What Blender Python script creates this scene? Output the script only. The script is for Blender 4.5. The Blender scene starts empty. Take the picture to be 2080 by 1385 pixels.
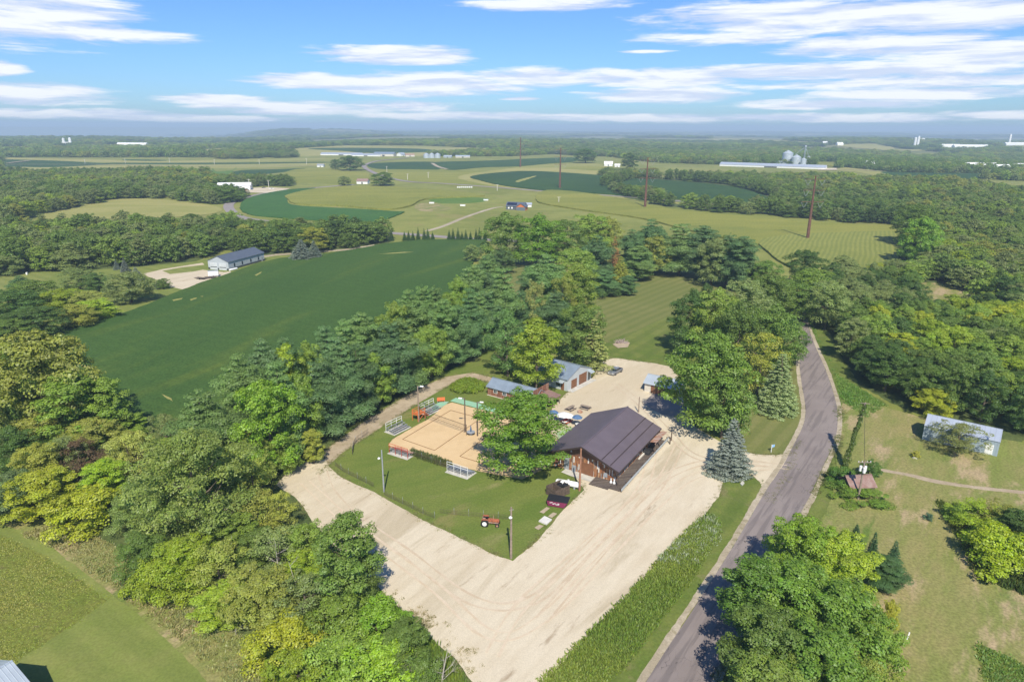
import bpy, bmesh, math, random
import numpy as np
from mathutils import Vector, Matrix, noise as mnoise
from mathutils.geometry import delaunay_2d_cdt
random.seed(7); RNG = np.random.default_rng(7)
sc = bpy.context.scene
col = sc.collection
D2R = math.radians

# ---------------------------------------------------------------- camera
FPX = 1387.0; PITCH = D2R(17.4); ROLL = D2R(0.27); CH = 60.0
cam = bpy.data.cameras.new('camera'); camo = bpy.data.objects.new('camera', cam); col.objects.link(camo)
cam.sensor_width = 36.0; cam.lens = FPX / 2080 * 36.0; cam.clip_start = 0.5; cam.clip_end = 60000
camo.matrix_world = Matrix.Translation((0, 0, CH)) @ Matrix.Rotation(math.pi/2 - PITCH, 4, 'X') @ Matrix.Rotation(ROLL, 4, 'Z')
sc.camera = camo

# ---------------------------------------------------------------- exposure, sun, sky
sc.view_settings.view_transform = 'Standard'; sc.view_settings.look = 'None'
sc.view_settings.gamma = 1.0; sc.view_settings.exposure = 0.42
SUN_EL = D2R(47); SH_AZ = D2R(-4)                     # shadows fall away from the camera, a little to the left
sdir = Vector((math.sin(SH_AZ)*math.cos(SUN_EL), math.cos(SH_AZ)*math.cos(SUN_EL), -math.sin(SUN_EL)))
sl = bpy.data.lights.new('sun', 'SUN'); sl.energy = 4.7; sl.angle = D2R(0.53); sl.color = (1.0, 0.93, 0.80)
so = bpy.data.objects.new('sun', sl); so.rotation_euler = sdir.to_track_quat('-Z', 'Y').to_euler(); col.objects.link(so)

# pixel <-> world helpers (pixels of the 2080 x 1385 photograph); used only to find ground positions
_s, _c = math.sin(PITCH), math.cos(PITCH)
FWD = np.array([0, _c, -_s]); UP0 = np.array([0, _s, _c]); RT0 = np.array([1., 0, 0])
RT = RT0*math.cos(ROLL) + UP0*math.sin(ROLL); UP = UP0*math.cos(ROLL) - RT0*math.sin(ROLL)
CAMP = np.array([0, 0, CH])
def ray(x, y):
    return FWD + RT*((x-1040)/FPX) - UP*((y-692.5)/FPX)
def project(X, Y, Z):
    X = np.asarray(X, float); Y = np.asarray(Y, float); Z = np.asarray(Z, float) - CH
    f = X*FWD[0] + Y*FWD[1] + Z*FWD[2]
    a = X*RT[0] + Y*RT[1] + Z*RT[2]; b = X*UP[0] + Y*UP[1] + Z*UP[2]
    return 1040 + FPX*a/f, 692.5 - FPX*b/f
def sstep(a, b, x):
    t = np.clip((x-a)/(b-a), 0, 1); return t*t*(3-2*t)
def vnoise(x, y, seed=0):                              # cheap smooth value noise from sines, about -1..1
    r = 0
    for k, (a, b, p, w) in enumerate(((1.0, .31, .4, 1), (-.43, 1.13, 1.7, .9), (1.71, -1.23, 2.9, .5), (.77, 2.31, .6, .4), (-2.9, 1.1, 4.1, .22), (2.2, 3.1, 5.2, .2))):
        r = r + w*np.sin(a*x + b*y + p + seed*1.37*(k+1))
    return r/2.2
def terr(x, y):
    x = np.asarray(x, float); y = np.asarray(y, float)
    d = np.hypot(x, y); az = np.degrees(np.arctan2(x, y))
    h = sstep(650, 2000, d)*9.0*vnoise(x/330, y/420)*(1-.7*sstep(-17.5, -23, az)*sstep(1900, 2600, d))
    h = h + sstep(3000, 6000, d)*(14*vnoise(x/700, y/900, 3) - 16)
    left = sstep(-17.5, -23, az)*sstep(-100, -60, az)
    # wooded ridge on the left, the river valley beyond it, the far plateau
    h = h + left*sstep(2300, 3100, d)*sstep(4100, 3500, d)*(2 + 12*vnoise(x/250, y/600, 5))*sstep(-18.5, -25, az)
    h = h - left*sstep(3600, 5200, d)*sstep(15500, 13500, d)*75
    h = h + sstep(13000, 15500, d)*(22 + 10*vnoise(x/1500, y/1500, 2))
    # bluffs between the valley and the plateau
    m = sstep(-24.5, -22.5, az)*sstep(-8, -15, az)
    h = h + m*sstep(4600, 5600, d)*sstep(9500, 7000, d)*(42 + 14*vnoise(x/400, y/700, 9))
    return h
def G(px, py, z=0.0):
    d = ray(px, py)
    if d[2] > -0.0035: d = d.copy(); d[2] = -0.0035
    t = (z-CH)/d[2]; p = CAMP + d*t
    if math.hypot(p[0], p[1]) < 640 or z != 0: return float(p[0]), float(p[1])
    ts = np.geomspace(500, 16000, 1600); X = d[0]*ts; Y = d[1]*ts; Z = CH + d[2]*ts
    hit = np.nonzero(Z < terr(X, Y))[0]
    k = hit[0] if len(hit) else len(ts)-1
    return float(X[k]), float(Y[k])
def GP(px, py, up=0.0):
    x, y = G(px, py); return Vector((x, y, float(terr(x, y)) + up))
def topheight(px, py, ty):                              # height of a thing standing at px,py whose top shows at ty
    g = G(px, py); z0 = float(terr(*g)); lo, hi = 0, 58
    for _ in range(40):
        m = (lo+hi)/2
        if project(g[0], g[1], z0+m)[1] > ty: lo = m
        else: hi = m
    return m

# ---------------------------------------------------------------- node helpers
class NT:
    def __init__(s, tree): s.t = tree; s.n = tree.nodes; s.l = tree.links
    def add(s, typ, **kw):
        n = s.n.new(typ)
        for k, v in kw.items():
            if k in ('i',):
                for a, b in v.items(): s.put(n.inputs[a], b)
            else: setattr(n, k, v)
        return n
    def put(s, inp, v):
        if isinstance(v, bpy.types.NodeSocket): s.l.new(v, inp)
        elif isinstance(v, bpy.types.Node): s.l.new(v.outputs[0], inp)
        else: inp.default_value = v
    def math(s, op, a, b=0.0, c=0.0, clamp=False):
        n = s.add('ShaderNodeMath', operation=op, use_clamp=clamp); s.put(n.inputs[0], a); s.put(n.inputs[1], b); s.put(n.inputs[2], c); return n.outputs[0]
    def mix(s, f, a, b, blend='MIX'):
        n = s.add('ShaderNodeMix', data_type='RGBA', blend_type=blend, clamp_factor=True)
        s.put(n.inputs[0], f); s.put(n.inputs[6], a if not isinstance(a, tuple) else (*a[:3], 1)); s.put(n.inputs[7], b if not isinstance(b, tuple) else (*b[:3], 1)); return n.outputs[2]
    def mapr(s, v, a, b, c=0.0, d=1.0, smooth=True):
        n = s.add('ShaderNodeMapRange', interpolation_type='SMOOTHSTEP' if smooth else 'LINEAR')
        for k, q in enumerate((v, a, b, c, d)): s.put(n.inputs[k], q)
        return n.outputs[0]
    def noise(s, vec, scale, detail=3, rough=0.55, dist=0.0):
        n = s.add('ShaderNodeTexNoise'); s.put(n.inputs['Vector'], vec); n.inputs['Scale'].default_value = scale
        n.inputs['Detail'].default_value = detail; n.inputs['Roughness'].default_value = rough; n.inputs['Distortion'].default_value = dist; return n.outputs[0]
    def coord(s, rot=0.0, scale=(1, 1, 1), kind='Object', loc=(0, 0, 0)):
        t = s.add('ShaderNodeTexCoord'); m = s.add('ShaderNodeMapping'); s.l.new(t.outputs[kind], m.inputs[0])
        m.vector_type = 'TEXTURE'; m.inputs['Rotation'].default_value = (0, 0, -rot); m.inputs['Scale'].default_value = tuple(1/q for q in scale); m.inputs['Location'].default_value = loc; return m.outputs[0]
    def ramp(s, f, stops, interp='LINEAR'):
        n = s.add('ShaderNodeValToRGB'); s.put(n.inputs[0], f); cr = n.color_ramp; cr.interpolation = interp
        while len(cr.elements) < len(stops): cr.elements.new(0.5)
        for e, (p, c) in zip(cr.elements, stops): e.position = p; e.color = (*c[:3], 1)
        return n.outputs[0]
def newmat(name):
    m = bpy.data.materials.new(name); m.use_nodes = True; m.node_tree.nodes.clear(); return m, NT(m.node_tree)
def finish(T, color, rough=0.85, bump=None, bstr=0.3, bdist=0.05, metal=0.0, spec=0.3):
    p = T.add('ShaderNodeBsdfPrincipled'); T.put(p.inputs['Base Color'], color if not isinstance(color, tuple) else (*color[:3], 1))
    T.put(p.inputs['Roughness'], rough); T.put(p.inputs['Metallic'], metal); p.inputs['Specular IOR Level'].default_value = spec
    if bump is not None:
        b = T.add('ShaderNodeBump'); b.inputs['Strength'].default_value = bstr; b.inputs['Distance'].default_value = bdist
        T.put(b.inputs['Height'], bump); T.l.new(b.outputs[0], p.inputs['Normal'])
    o = T.add('ShaderNodeOutputMaterial'); T.l.new(p.outputs[0], o.inputs[0]); return p
def dirt_mat(name, c, rough=0.7, var=0.25, scale=3.0, metal=0.0, spec=0.4, c2=None):
    m, T = newmat(name); v = T.coord()
    n = T.noise(v, scale, 4, 0.6); n2 = T.noise(v, scale*9, 2)
    f = T.math('ADD', T.math('MULTIPLY', n, 0.7), T.math('MULTIPLY', n2, 0.3))
    c2 = c2 or tuple(x*(1-var) for x in c)
    finish(T, T.mix(T.mapr(f, 0.35, 0.65), c2, tuple(min(1, x*(1+var*.4)) for x in c)), rough, n2, 0.15, 0.01, metal, spec); return m
def rib_mat(name, c, period=0.3, axis='x', rough=0.45, metal=0.0, var=0.15, spec=0.5, depth=0.6):
    # ribbed sheet metal or boards: narrow raised lines across the given local axis
    m, T = newmat(name); t = T.add('ShaderNodeTexCoord'); s = T.add('ShaderNodeSeparateXYZ'); T.l.new(t.outputs['Object'], s.inputs[0])
    a = {'x': s.outputs[0], 'y': s.outputs[1], 'z': s.outputs[2]}[axis]
    fr = T.math('FRACT', T.math('DIVIDE', a, period)); rib = T.mapr(T.math('ABSOLUTE', T.math('SUBTRACT', fr, 0.5)), 0.36, 0.46)
    big = T.noise(t.outputs['Object'], 0.5, 4); fine = T.noise(t.outputs['Object'], 6, 3)
    cc = T.mix(T.mapr(big, 0.35, 0.7), tuple(x*(1-var) for x in c), c)
    cc = T.mix(T.math('MULTIPLY', T.mapr(fine, 0.5, 0.8), 0.25), cc, tuple(x*(1-var*2) for x in c))
    cc = T.mix(T.math('MULTIPLY', rib, 0.3*depth), cc, tuple(x*0.55 for x in c))
    finish(T, cc, rough, rib, depth, 0.03, metal, spec); return m
def plank_mat(name, stops, w=0.22, h=1.1, rough=0.85):
    m, T = newmat(name); t = T.add('ShaderNodeTexCoord'); s = T.add('ShaderNodeSeparateXYZ'); T.l.new(t.outputs['Object'], s.inputs[0])
    cx = T.add('ShaderNodeCombineXYZ'); T.put(cx.inputs[0], s.outputs[2]); T.put(cx.inputs[1], T.math('ADD', s.outputs[0], s.outputs[1]))
    b = T.add('ShaderNodeTexBrick'); T.l.new(cx.outputs[0], b.inputs['Vector'])
    b.inputs['Color1'].default_value = (0, 0, 0, 1); b.inputs['Color2'].default_value = (1, 1, 1, 1); b.inputs['Mortar'].default_value = (.1, .1, .1, 1)
    b.inputs['Scale'].default_value = 1; b.inputs['Mortar Size'].default_value = 0.012; b.inputs['Brick Width'].default_value = h; b.inputs['Row Height'].default_value = w
    r = T.ramp(b.outputs['Color'], stops, 'CONSTANT')
    n = T.noise(t.outputs['Object'], 5, 4)
    cc = T.mix(T.math('MULTIPLY', T.mapr(n, 0.45, 0.8), 0.5), r, (0.05, 0.035, 0.025))
    cc = T.mix(b.outputs['Fac'], cc, (0.03, 0.02, 0.015))
    finish(T, cc, rough, b.outputs['Fac'], -0.4, 0.02); return m
def land_mat(name, ca, cb, cc=None, s1=0.03, s2=0.4, fine=3.0, famp=0.35, rot=0.0, stretch=1.0, stripe=None, stripe2=None, bump=0.25, bdist=0.08, patch=None, rough=0.95, thr=(0.4, 0.62)):
    m, T = newmat(name); v = T.coord(rot, (1, 1/stretch, 1)); w = T.coord()
    big = T.noise(v, s1, 4, 0.6, 0.6); mid = T.noise(v, s2, 4, 0.6); fn = T.noise(w, fine, 4, 0.65)
    f = T.math('ADD', T.math('MULTIPLY', big, 0.6), T.math('MULTIPLY', mid, 0.4))
    c = T.mix(T.mapr(f, thr[0], thr[1]), ca, cb)
    if cc: c = T.mix(T.mapr(T.noise(v, s1*2.3, 5, 0.65, 1.0), 0.55, 0.7), c, cc)
    if patch:
        pc, ps, lo, hi = patch; c = T.mix(T.mapr(T.noise(v, ps, 5, 0.7), lo, hi), c, pc)
    for stp in (stripe, stripe2):
        if stp:
            ang, per, amt, scol, wob = stp
            sv = T.coord(ang); s = T.add('ShaderNodeSeparateXYZ'); T.l.new(sv, s.inputs[0])
            ph = T.math('ADD', T.math('DIVIDE', s.outputs[0], per), T.math('MULTIPLY', T.noise(w, 0.02, 2), wob))
            q = T.mapr(T.math('SINE', T.math('MULTIPLY', ph, 6.2832)), -0.6, 0.6)
            c = T.mix(T.math('MULTIPLY', q, amt), c, scol)
    dark = T.mix(1.0, c, (1-famp, 1-famp, 1-famp), 'MULTIPLY')
    c = T.mix(T.mapr(fn, 0.3, 0.7), dark, c)
    finish(T, c, rough, T.math('ADD', T.math('MULTIPLY', fn, 0.6), T.math('MULTIPLY', mid, 1.2)), bump, bdist, 0, 0.15); return m

# ---------------------------------------------------------------- world: Nishita sky and clouds far above the haze
wd = bpy.data.worlds.new('World'); sc.world = wd; wd.use_nodes = True; wd.node_tree.nodes.clear()
T = NT(wd.node_tree)
sky = T.add('ShaderNodeTexSky', sky_type='NISHITA'); sky.sun_disc = False; sky.sun_elevation = SUN_EL; sky.sun_rotation = math.atan2(-sdir.x, -sdir.y) ; sky.altitude = 300; sky.air_density = 1.0; sky.dust_density = 0.6; sky.ozone_density = 3.0
tc = T.add('ShaderNodeTexCoord'); sep = T.add('ShaderNodeSeparateXYZ'); T.l.new(tc.outputs['Generated'], sep.inputs[0])
az = T.math('ARCTAN2', sep.outputs[0], sep.outputs[1]); el = T.math('ARCSINE', sep.outputs[2])
cb = T.add('ShaderNodeCombineXYZ'); T.put(cb.inputs[0], T.math('MULTIPLY', az, 4.2)); T.put(cb.inputs[1], T.math('MULTIPLY', el, 38)); cvec = cb.outputs[0]
CL = [(60, 20, 180, 60), (160, 66, 180, 15), (812, 114, 165, 16), (640, 166, 130, 13), (850, 172, 210, 20), (1110, 158, 150, 16), (440, 203, 110, 9), (570, 219, 165, 12), (815, 217, 115, 10),
      (60, 190, 150, 20), (0, 140, 45, 14), (150, 232, 190, 9), (1110, 9, 160, 12), (1470, 78, 160, 13), (1600, 38, 270, 30), (1930, 25, 300, 32), (1800, 92, 190, 20), (2020, 108, 170, 24), (1330, 158, 260, 16),
      (1620, 150, 330, 16), (1880, 140, 200, 12), (1840, 168, 300, 12), (1340, 194, 150, 13), (1900, 190, 260, 10), (1700, 212, 180, 9), (2070, 160, 80, 16), (1290, 240, 240, 8), (1660, 240, 260, 8), (2050, 234, 120, 8), (1060, 201, 40, 3), (1320, 105, 50, 3), (950, 236, 200, 7), (350, 240, 200, 7)]
mask = None
for (cx, cy, rx, ry) in CL:
    r0 = ray(cx, cy); a0 = math.atan2(r0[0], r0[1]); e0 = math.asin(r0[2]/np.linalg.norm(r0)); k = math.hypot(r0[0], r0[1])
    ra = rx/FPX/k*1.15; re = ry/FPX/k*1.3
    u = T.math('DIVIDE', T.math('SUBTRACT', az, a0), ra); v = T.math('DIVIDE', T.math('SUBTRACT', el, e0), re)
    q = T.math('SUBTRACT', 1.0, T.math('ADD', T.math('MULTIPLY', u, u), T.math('MULTIPLY', v, v)))
    q = T.math('MAXIMUM', q, -1.0)
    mask = q if mask is None else T.math('MAXIMUM', mask, q)
n1 = T.noise(cvec, 1.6, 7, 0.62, 0.5); n2 = T.noise(cvec, 5.0, 6, 0.6)
dens = T.math('ADD', T.math('MULTIPLY', mask, 1.0), T.math('ADD', T.math('MULTIPLY', T.math('SUBTRACT', n1, 0.5), 3.0), T.math('MULTIPLY', T.math('SUBTRACT', n2, 0.5), 1.6)))
alpha = T.mapr(dens, -0.22, 0.8)
alpha = T.math('MULTIPLY', alpha, 0.93)
cb2 = T.add('ShaderNodeCombineXYZ'); T.put(cb2.inputs[0], T.math('MULTIPLY', az, 4.2)); T.put(cb2.inputs[1], T.math('MULTIPLY', T.math('ADD', el, 0.010), 38))
n3 = T.noise(cb2.outputs[0], 1.6, 5, 0.6, 0.5)
lit = T.mapr(T.math('ADD', T.math('MULTIPLY', T.math('SUBTRACT', n1, n3), 3.0), T.math('MULTIPLY', mask, 0.25)), -0.25, 0.55)
ccol = T.mix(lit, (0.62, 0.70, 0.88), (0.93, 0.95, 0.99))
skyc = T.mix(1.0, sky.outputs[0], (0.50, 0.74, 1.08), 'MULTIPLY')
bg1 = T.add('ShaderNodeBackground'); T.put(bg1.inputs[0], skyc); bg1.inputs[1].default_value = 0.10
bg2 = T.add('ShaderNodeBackground'); T.put(bg2.inputs[0], ccol); bg2.inputs[1].default_value = 0.84
mx = T.add('ShaderNodeMixShader'); T.put(mx.inputs[0], alpha); T.l.new(bg1.outputs[0], mx.inputs[1]); T.l.new(bg2.outputs[0], mx.inputs[2])
wo = T.add('ShaderNodeOutputWorld'); T.l.new(mx.outputs[0], wo.inputs[0])

# ---------------------------------------------------------------- object helpers
def props(o, label=None, cat=None, group=None, kind=None):
    if label: o['label'] = label
    if cat: o['category'] = cat
    if group: o['group'] = group
    if kind: o['kind'] = kind
    return o
def empty(name, loc, rz=0, label=None, cat=None, group=None):
    o = bpy.data.objects.new(name, None); o.empty_display_size = 0.3; col.objects.link(o)
    o.location = loc; o.rotation_euler = (0, 0, rz); return props(o, label, cat, group)
class MB:
    def __init__(s): s.v = []; s.f = []
    def add(s, vs, fs):
        o = len(s.v); s.v += [tuple(v) for v in vs]; s.f += [tuple(i+o for i in f) for f in fs]; return s
    def box(s, c, d, rz=0.0, ry=0.0, rx=0.0):
        M = Matrix.Translation(c) @ Matrix.Rotation(rz, 4, 'Z') @ Matrix.Rotation(ry, 4, 'Y') @ Matrix.Rotation(rx, 4, 'X')
        vs = [M @ Vector((x*d[0]/2, y*d[1]/2, z*d[2]/2)) for x in (-1, 1) for y in (-1, 1) for z in (-1, 1)]
        return s.add(vs, [(0, 1, 3, 2), (4, 6, 7, 5), (0, 4, 5, 1), (2, 3, 7, 6), (0, 2, 6, 4), (1, 5, 7, 3)])
    def bb(s, x0, x1, y0, y1, z0, z1): return s.box(((x0+x1)/2, (y0+y1)/2, (z0+z1)/2), (x1-x0, y1-y0, z1-z0))
    def cyl(s, a, b, r0, r1=None, n=10):
        r1 = r0 if r1 is None else r1; a = Vector(a); b = Vector(b); d = (b-a).normalized()
        u = d.orthogonal().normalized(); w = d.cross(u)
        vs = [p + (u*math.cos(2*math.pi*k/n) + w*math.sin(2*math.pi*k/n))*r for p, r in ((a, r0), (b, r1)) for k in range(n)]
        fs = [(k, (k+1) % n, n+(k+1) % n, n+k) for k in range(n)] + [tuple(range(n))[::-1], tuple(range(n, 2*n))]
        return s.add(vs, fs)
    def bar(s, a, b, w, h=None):
        h = h or w; a = Vector(a); b = Vector(b); d = b-a; L = d.length; q = d.to_track_quat('X', 'Z').to_matrix().to_4x4()
        M = Matrix.Translation((a+b)/2) @ q
        vs = [M @ Vector((x*L/2, y*w/2, z*h/2)) for x in (-1, 1) for y in (-1, 1) for z in (-1, 1)]
        return s.add(vs, [(0, 1, 3, 2), (4, 6, 7, 5), (0, 4, 5, 1), (2, 3, 7, 6), (0, 2, 6, 4), (1, 5, 7, 3)])
    def prism(s, pts, z0, z1):
        n = len(pts); vs = [(x, y, z0) for x, y in pts] + [(x, y, z1) for x, y in pts]
        return s.add(vs, [tuple(range(n))[::-1], tuple(range(n, 2*n))] + [(k, (k+1) % n, n+(k+1) % n, n+k) for k in range(n)])
    def xprism(s, pts, x0, x1):                            # profile in y,z extruded along x
        n = len(pts); vs = [(x0, y, z) for y, z in pts] + [(x1, y, z) for y, z in pts]
        return s.add(vs, [tuple(range(n)), tuple(range(n, 2*n))[::-1]] + [(k, n+k, n+(k+1) % n, (k+1) % n) for k in range(n)])
    def yprism(s, pts, y0, y1):
        n = len(pts); vs = [(x, y0, z) for x, z in pts] + [(x, y1, z) for x, z in pts]
        return s.add(vs, [tuple(range(n))[::-1], tuple(range(n, 2*n))] + [(k, (k+1) % n, n+(k+1) % n, n+k) for k in range(n)])
    def lathe(s, prof, n=12, c=(0, 0, 0)):
        o = len(s.v); m = len(prof)
        for k in range(n):
            a = 2*math.pi*k/n
            for r, z in prof: s.v.append((c[0]+r*math.cos(a), c[1]+r*math.sin(a), c[2]+z))
        for k in range(n):
            for j in range(m-1):
                a = o+k*m+j; b = o+((k+1) % n)*m+j; s.f.append((a, b, b+1, a+1))
        return s
    def build(s, name, mat, parent=None, loc=(0, 0, 0), rot=(0, 0, 0), smooth=False, bevel=0):
        me = bpy.data.meshes.new(name); me.from_pydata(s.v, [], s.f); me.materials.append(mat)
        bm = bmesh.new(); bm.from_mesh(me); bmesh.ops.recalc_face_normals(bm, faces=bm.faces); bm.to_mesh(me); bm.free()
        if smooth: me.polygons.foreach_set('use_smooth', [True]*len(me.polygons))
        o = bpy.data.objects.new(name, me); col.objects.link(o); o.location = loc; o.rotation_euler = rot
        if parent: o.parent = parent
        if bevel:
            b = o.modifiers.new('bevel', 'BEVEL'); b.width = bevel; b.segments = 2; b.limit_method = 'ANGLE'
        return o
def copy_tree(o, parent=None):
    c = o.copy(); col.objects.link(c); c.parent = parent
    for ch in list(o.children): copy_tree(ch, c)
    return c

# ================================================================ LAND
def cr(pts, closed=True, n=6):                              # Catmull-Rom through world points
    P = [np.array(p, float) for p in pts]; out = []; N = len(P); rng = range(N) if closed else range(N-1)
    for i in rng:
        p0, p1, p2, p3 = (P[(i-1) % N], P[i], P[(i+1) % N], P[(i+2) % N]) if closed else (P[max(i-1, 0)], P[i], P[i+1], P[min(i+2, N-1)])
        for k in range(n):
            t = k/n; out.append(0.5*((2*p1) + (-p0+p2)*t + (2*p0-5*p1+4*p2-p3)*t*t + (-p0+3*p1-3*p2+p3)*t**3))
    if not closed: out.append(P[-1])
    return out
def resample(pts, jit, wave):
    out = []; N = len(pts)
    for i in range(N):
        a = np.array(pts[i], float); b = np.array(pts[(i+1) % N], float); L = np.linalg.norm(b-a)
        d = np.hypot(*((a+b)/2)); step = max(wave, d/260); k = max(1, int(L/step)); nn = np.array([-(b-a)[1], (b-a)[0]])/max(L, 1e-6)
        for j in range(k):
            p = a+(b-a)*j/k
            if jit: 
                q = mnoise.noise((p[0]*.9, p[1]*.9, 3.1))*.6 + mnoise.noise((p[0]*.23, p[1]*.23, 7.7))
                p = p+nn*q*jit*(1 if d < 300 else d/300)
            out.append(p)
    return out
PXPOLY = {}
LAYER = [0]; L0 = [0]
def region(name, px, mat, jit=0.25, wave=0.5, raised=0.0, kind='structure', label=None, cat=None, smooth=False, world=False, n=6, key=None, group=None):
    pts = [np.array(p if world else G(*p)) for p in px]
    if not world: PXPOLY[key or name] = px
    if smooth: pts = cr(pts, True, n)
    # drop near duplicates
    pts = resample(pts, jit, wave)
    LAYER[0] += 1
    B = np.array(pts); dm = np.hypot(B[:, 0], B[:, 1]); far = dm.max()
    inner = []
    if far > 450 or raised:
        st = max(6.0, dm.mean()/45)
        x0, y0 = B.min(0); x1, y1 = B.max(0)
        st = max(st, math.sqrt((x1-x0)*(y1-y0)/4000))
        gx, gy = np.meshgrid(np.arange(x0, x1, st), np.arange(y0, y1, st)); inner = np.stack([gx.ravel(), gy.ravel()], 1)
        inside = inpoly(inner[:, 0], inner[:, 1], B); inner = inner[inside]
        inner = [p for p in inner]
    nb = len(B); allp = [Vector((float(p[0]), float(p[1]))) for p in list(B)+list(inner)]
    vs, es, fs, ov, oe, of = delaunay_2d_cdt(allp, [(i, (i+1) % nb) for i in range(nb)], [], 1, 1e-4)
    def zz(p, r=raised):
        d = math.hypot(p[0], p[1]); off = 0.0028*max(.5, LAYER[0]-L0[0]) + (0.0 if d < 450 else (d-450)*(0.00025 + 0.00002*LAYER[0]))
        return float(terr(p[0], p[1])) + off + r
    V = [(p.x, p.y, zz(p)) for p in vs]; F = [tuple(f) for f in fs]
    if raised:
        o = len(V); V += [(p[0], p[1], zz(p)) for p in B] + [(p[0], p[1], zz(p, 0)-0.3) for p in B]
        F += [(o+k, o+(k+1) % nb, o+nb+(k+1) % nb, o+nb+k) for k in range(nb)]
    me = bpy.data.meshes.new(name); me.from_pydata(V, [], F); me.materials.append(mat)
    bm = bmesh.new(); bm.from_mesh(me)
    for f in bm.faces:
        if abs(f.normal.z) > 0.3 and f.normal.z < 0: f.normal_flip()
    bm.to_mesh(me); bm.free()
    ob = bpy.data.objects.new(name, me); col.objects.link(ob); props(ob, label, cat, group, kind); return ob
def inpoly(x, y, P):
    P = np.asarray(P, float); x = np.asarray(x, float); y = np.asarray(y, float); r = np.zeros(x.shape, bool); n = len(P); j = n-1
    for i in range(n):
        xi, yi = P[i]; xj, yj = P[j]
        c = ((yi > y) != (yj > y)) & (x < (xj-xi)*(y-yi)/((yj-yi) if yj != yi else 1e-9)+xi); r ^= c; j = i
    return r
def strip(name, px, w, mat, jit=0.0, label=None, kind='structure', key=None, n=8, world=False, cat=None, close=0.5):
    c = cr([p if world else G(*p) for p in px], False, n); L = []; R = []
    for i, p in enumerate(c):
        a = c[max(i-1, 0)]; b = c[min(i+1, len(c)-1)]; t = (b-a)/max(np.linalg.norm(b-a), 1e-6); nn = np.array([-t[1], t[0]])
        L.append(p+nn*w/2); R.append(p-nn*w/2)
    return region(name, L+R[::-1], mat, jit, close, world=True, label=label, kind=kind, cat=cat)

# palette (linear albedo)
m_pasture = land_mat('pasture_grass', (.20, .225, .05), (.275, .285, .075), (.29, .25, .09), s1=0.012, s2=0.09, fine=1.6, famp=0.3)
m_far = land_mat('far_ground', (.16, .19, .06), (.24, .235, .09), (.08, .13, .04), s1=0.0022, s2=0.006, fine=0.05, famp=0.3, thr=(.42, .55), rot=.3, stretch=.4)
m_forest = land_mat('forest_floor', (.085, .12, .035), (.13, .16, .05), s1=0.05, s2=0.4, fine=2, famp=0.4)
m_lawn = land_mat('lawn_grass', (.12, .175, .03), (.17, .205, .045), (.22, .21, .07), s1=0.05, s2=0.3, fine=3.5, famp=0.28, rot=1.0, stretch=3, patch=((.27, .25, .10), .09, .58, .74))
m_lawn2 = land_mat('mown_striped_grass', (.17, .185, .055), (.205, .205, .07), (.15, .175, .045), s1=0.03, s2=0.3, fine=3, famp=0.2, stripe=(D2R(38), 3.6, 0.5, (.12, .15, .035), 0.6))
m_verge = land_mat('roadside_grass', (.12, .17, .03), (.18, .205, .05), (.2, .19, .075), s1=0.06, s2=0.3, fine=3, famp=0.25, stripe=(D2R(35), 4.5, 0.35, (.085, .125, .025), 0.5))
m_dry = land_mat('dry_meadow', (.21, .245, .06), (.31, .275, .105), (.14, .205, .04), s1=0.045, s2=0.35, fine=2.6, famp=0.38, rot=0.6, stretch=3.5, patch=((.44, .34, .19), 0.14, .50, .64))
m_rough = land_mat('rough_grass', (.15, .195, .03), (.20, .215, .045), (.18, .16, .06), s1=0.09, s2=0.7, fine=2.5, famp=0.45)
m_mown = land_mat('mown_meadow', (.185, .225, .05), (.235, .25, .07), s1=0.03, s2=0.3, fine=3, famp=0.22, stripe=(D2R(125), 5.0, 0.35, (.14, .175, .04), 0.5))
m_gravel = land_mat('crushed_limestone', (.54, .455, .32), (.63, .55, .41), (.47, .395, .27), s1=0.04, s2=0.5, fine=7, famp=0.16, rot=D2R(35), stretch=5.0, patch=((.36, .28, .185), 0.35, .58, .74), bump=0.3)
m_track = land_mat('dirt_track', (.36, .285, .19), (.46, .375, .265), (.27, .24, .13), s1=0.08, s2=0.6, fine=5, famp=0.18)
m_shoulder = land_mat('gravel_shoulder', (.38, .32, .22), (.5, .43, .32), (.25, .22, .11), s1=0.1, s2=0.8, fine=5, famp=0.25)
m_sand = land_mat('court_sand', (.57, .41, .225), (.63, .46, .26), s1=0.08, s2=0.6, fine=5, famp=0.07, bump=0.1)
m_soy = land_mat('soybean_leaves', (.050, .108, .022), (.066, .130, .026), (.10, .155, .026), s1=0.010, s2=0.06, fine=1.8, famp=0.42, rot=D2R(20), stretch=5, patch=((.14, .19, .03), 0.016, .54, .70), bump=0.8, bdist=0.35, stripe=(D2R(115), 5.0, .12, (.03, .08, .016), 3.0))
m_soyf = land_mat('far_soybean_leaves', (.034, .080, .020), (.046, .10, .022), s1=0.006, s2=0.04, fine=0.6, famp=0.3)
m_soyl = land_mat('bright_soybean_leaves', (.045, .12, .025), (.06, .145, .03), s1=0.006, s2=0.04, fine=0.6, famp=0.25)
m_corn = land_mat('corn_tassels', (.22, .24, .045), (.29, .29, .06), (.18, .215, .045), s1=0.010, s2=0.06, fine=1.0, famp=0.35, rot=D2R(80), stretch=4, bump=0.5, bdist=0.4)
m_corn2 = land_mat('corn_rows', (.23, .25, .055), (.28, .29, .07), s1=0.012, s2=0.1, fine=1.2, famp=0.25, stripe=(D2R(27), 2.3, 0.42, (.12, .16, .035), 1.8))
m_straw = land_mat('pale_hay', (.28, .28, .08), (.36, .33, .115), (.24, .255, .06), s1=0.006, s2=0.05, fine=0.8, famp=0.2, rot=1.4, stretch=3)
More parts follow.
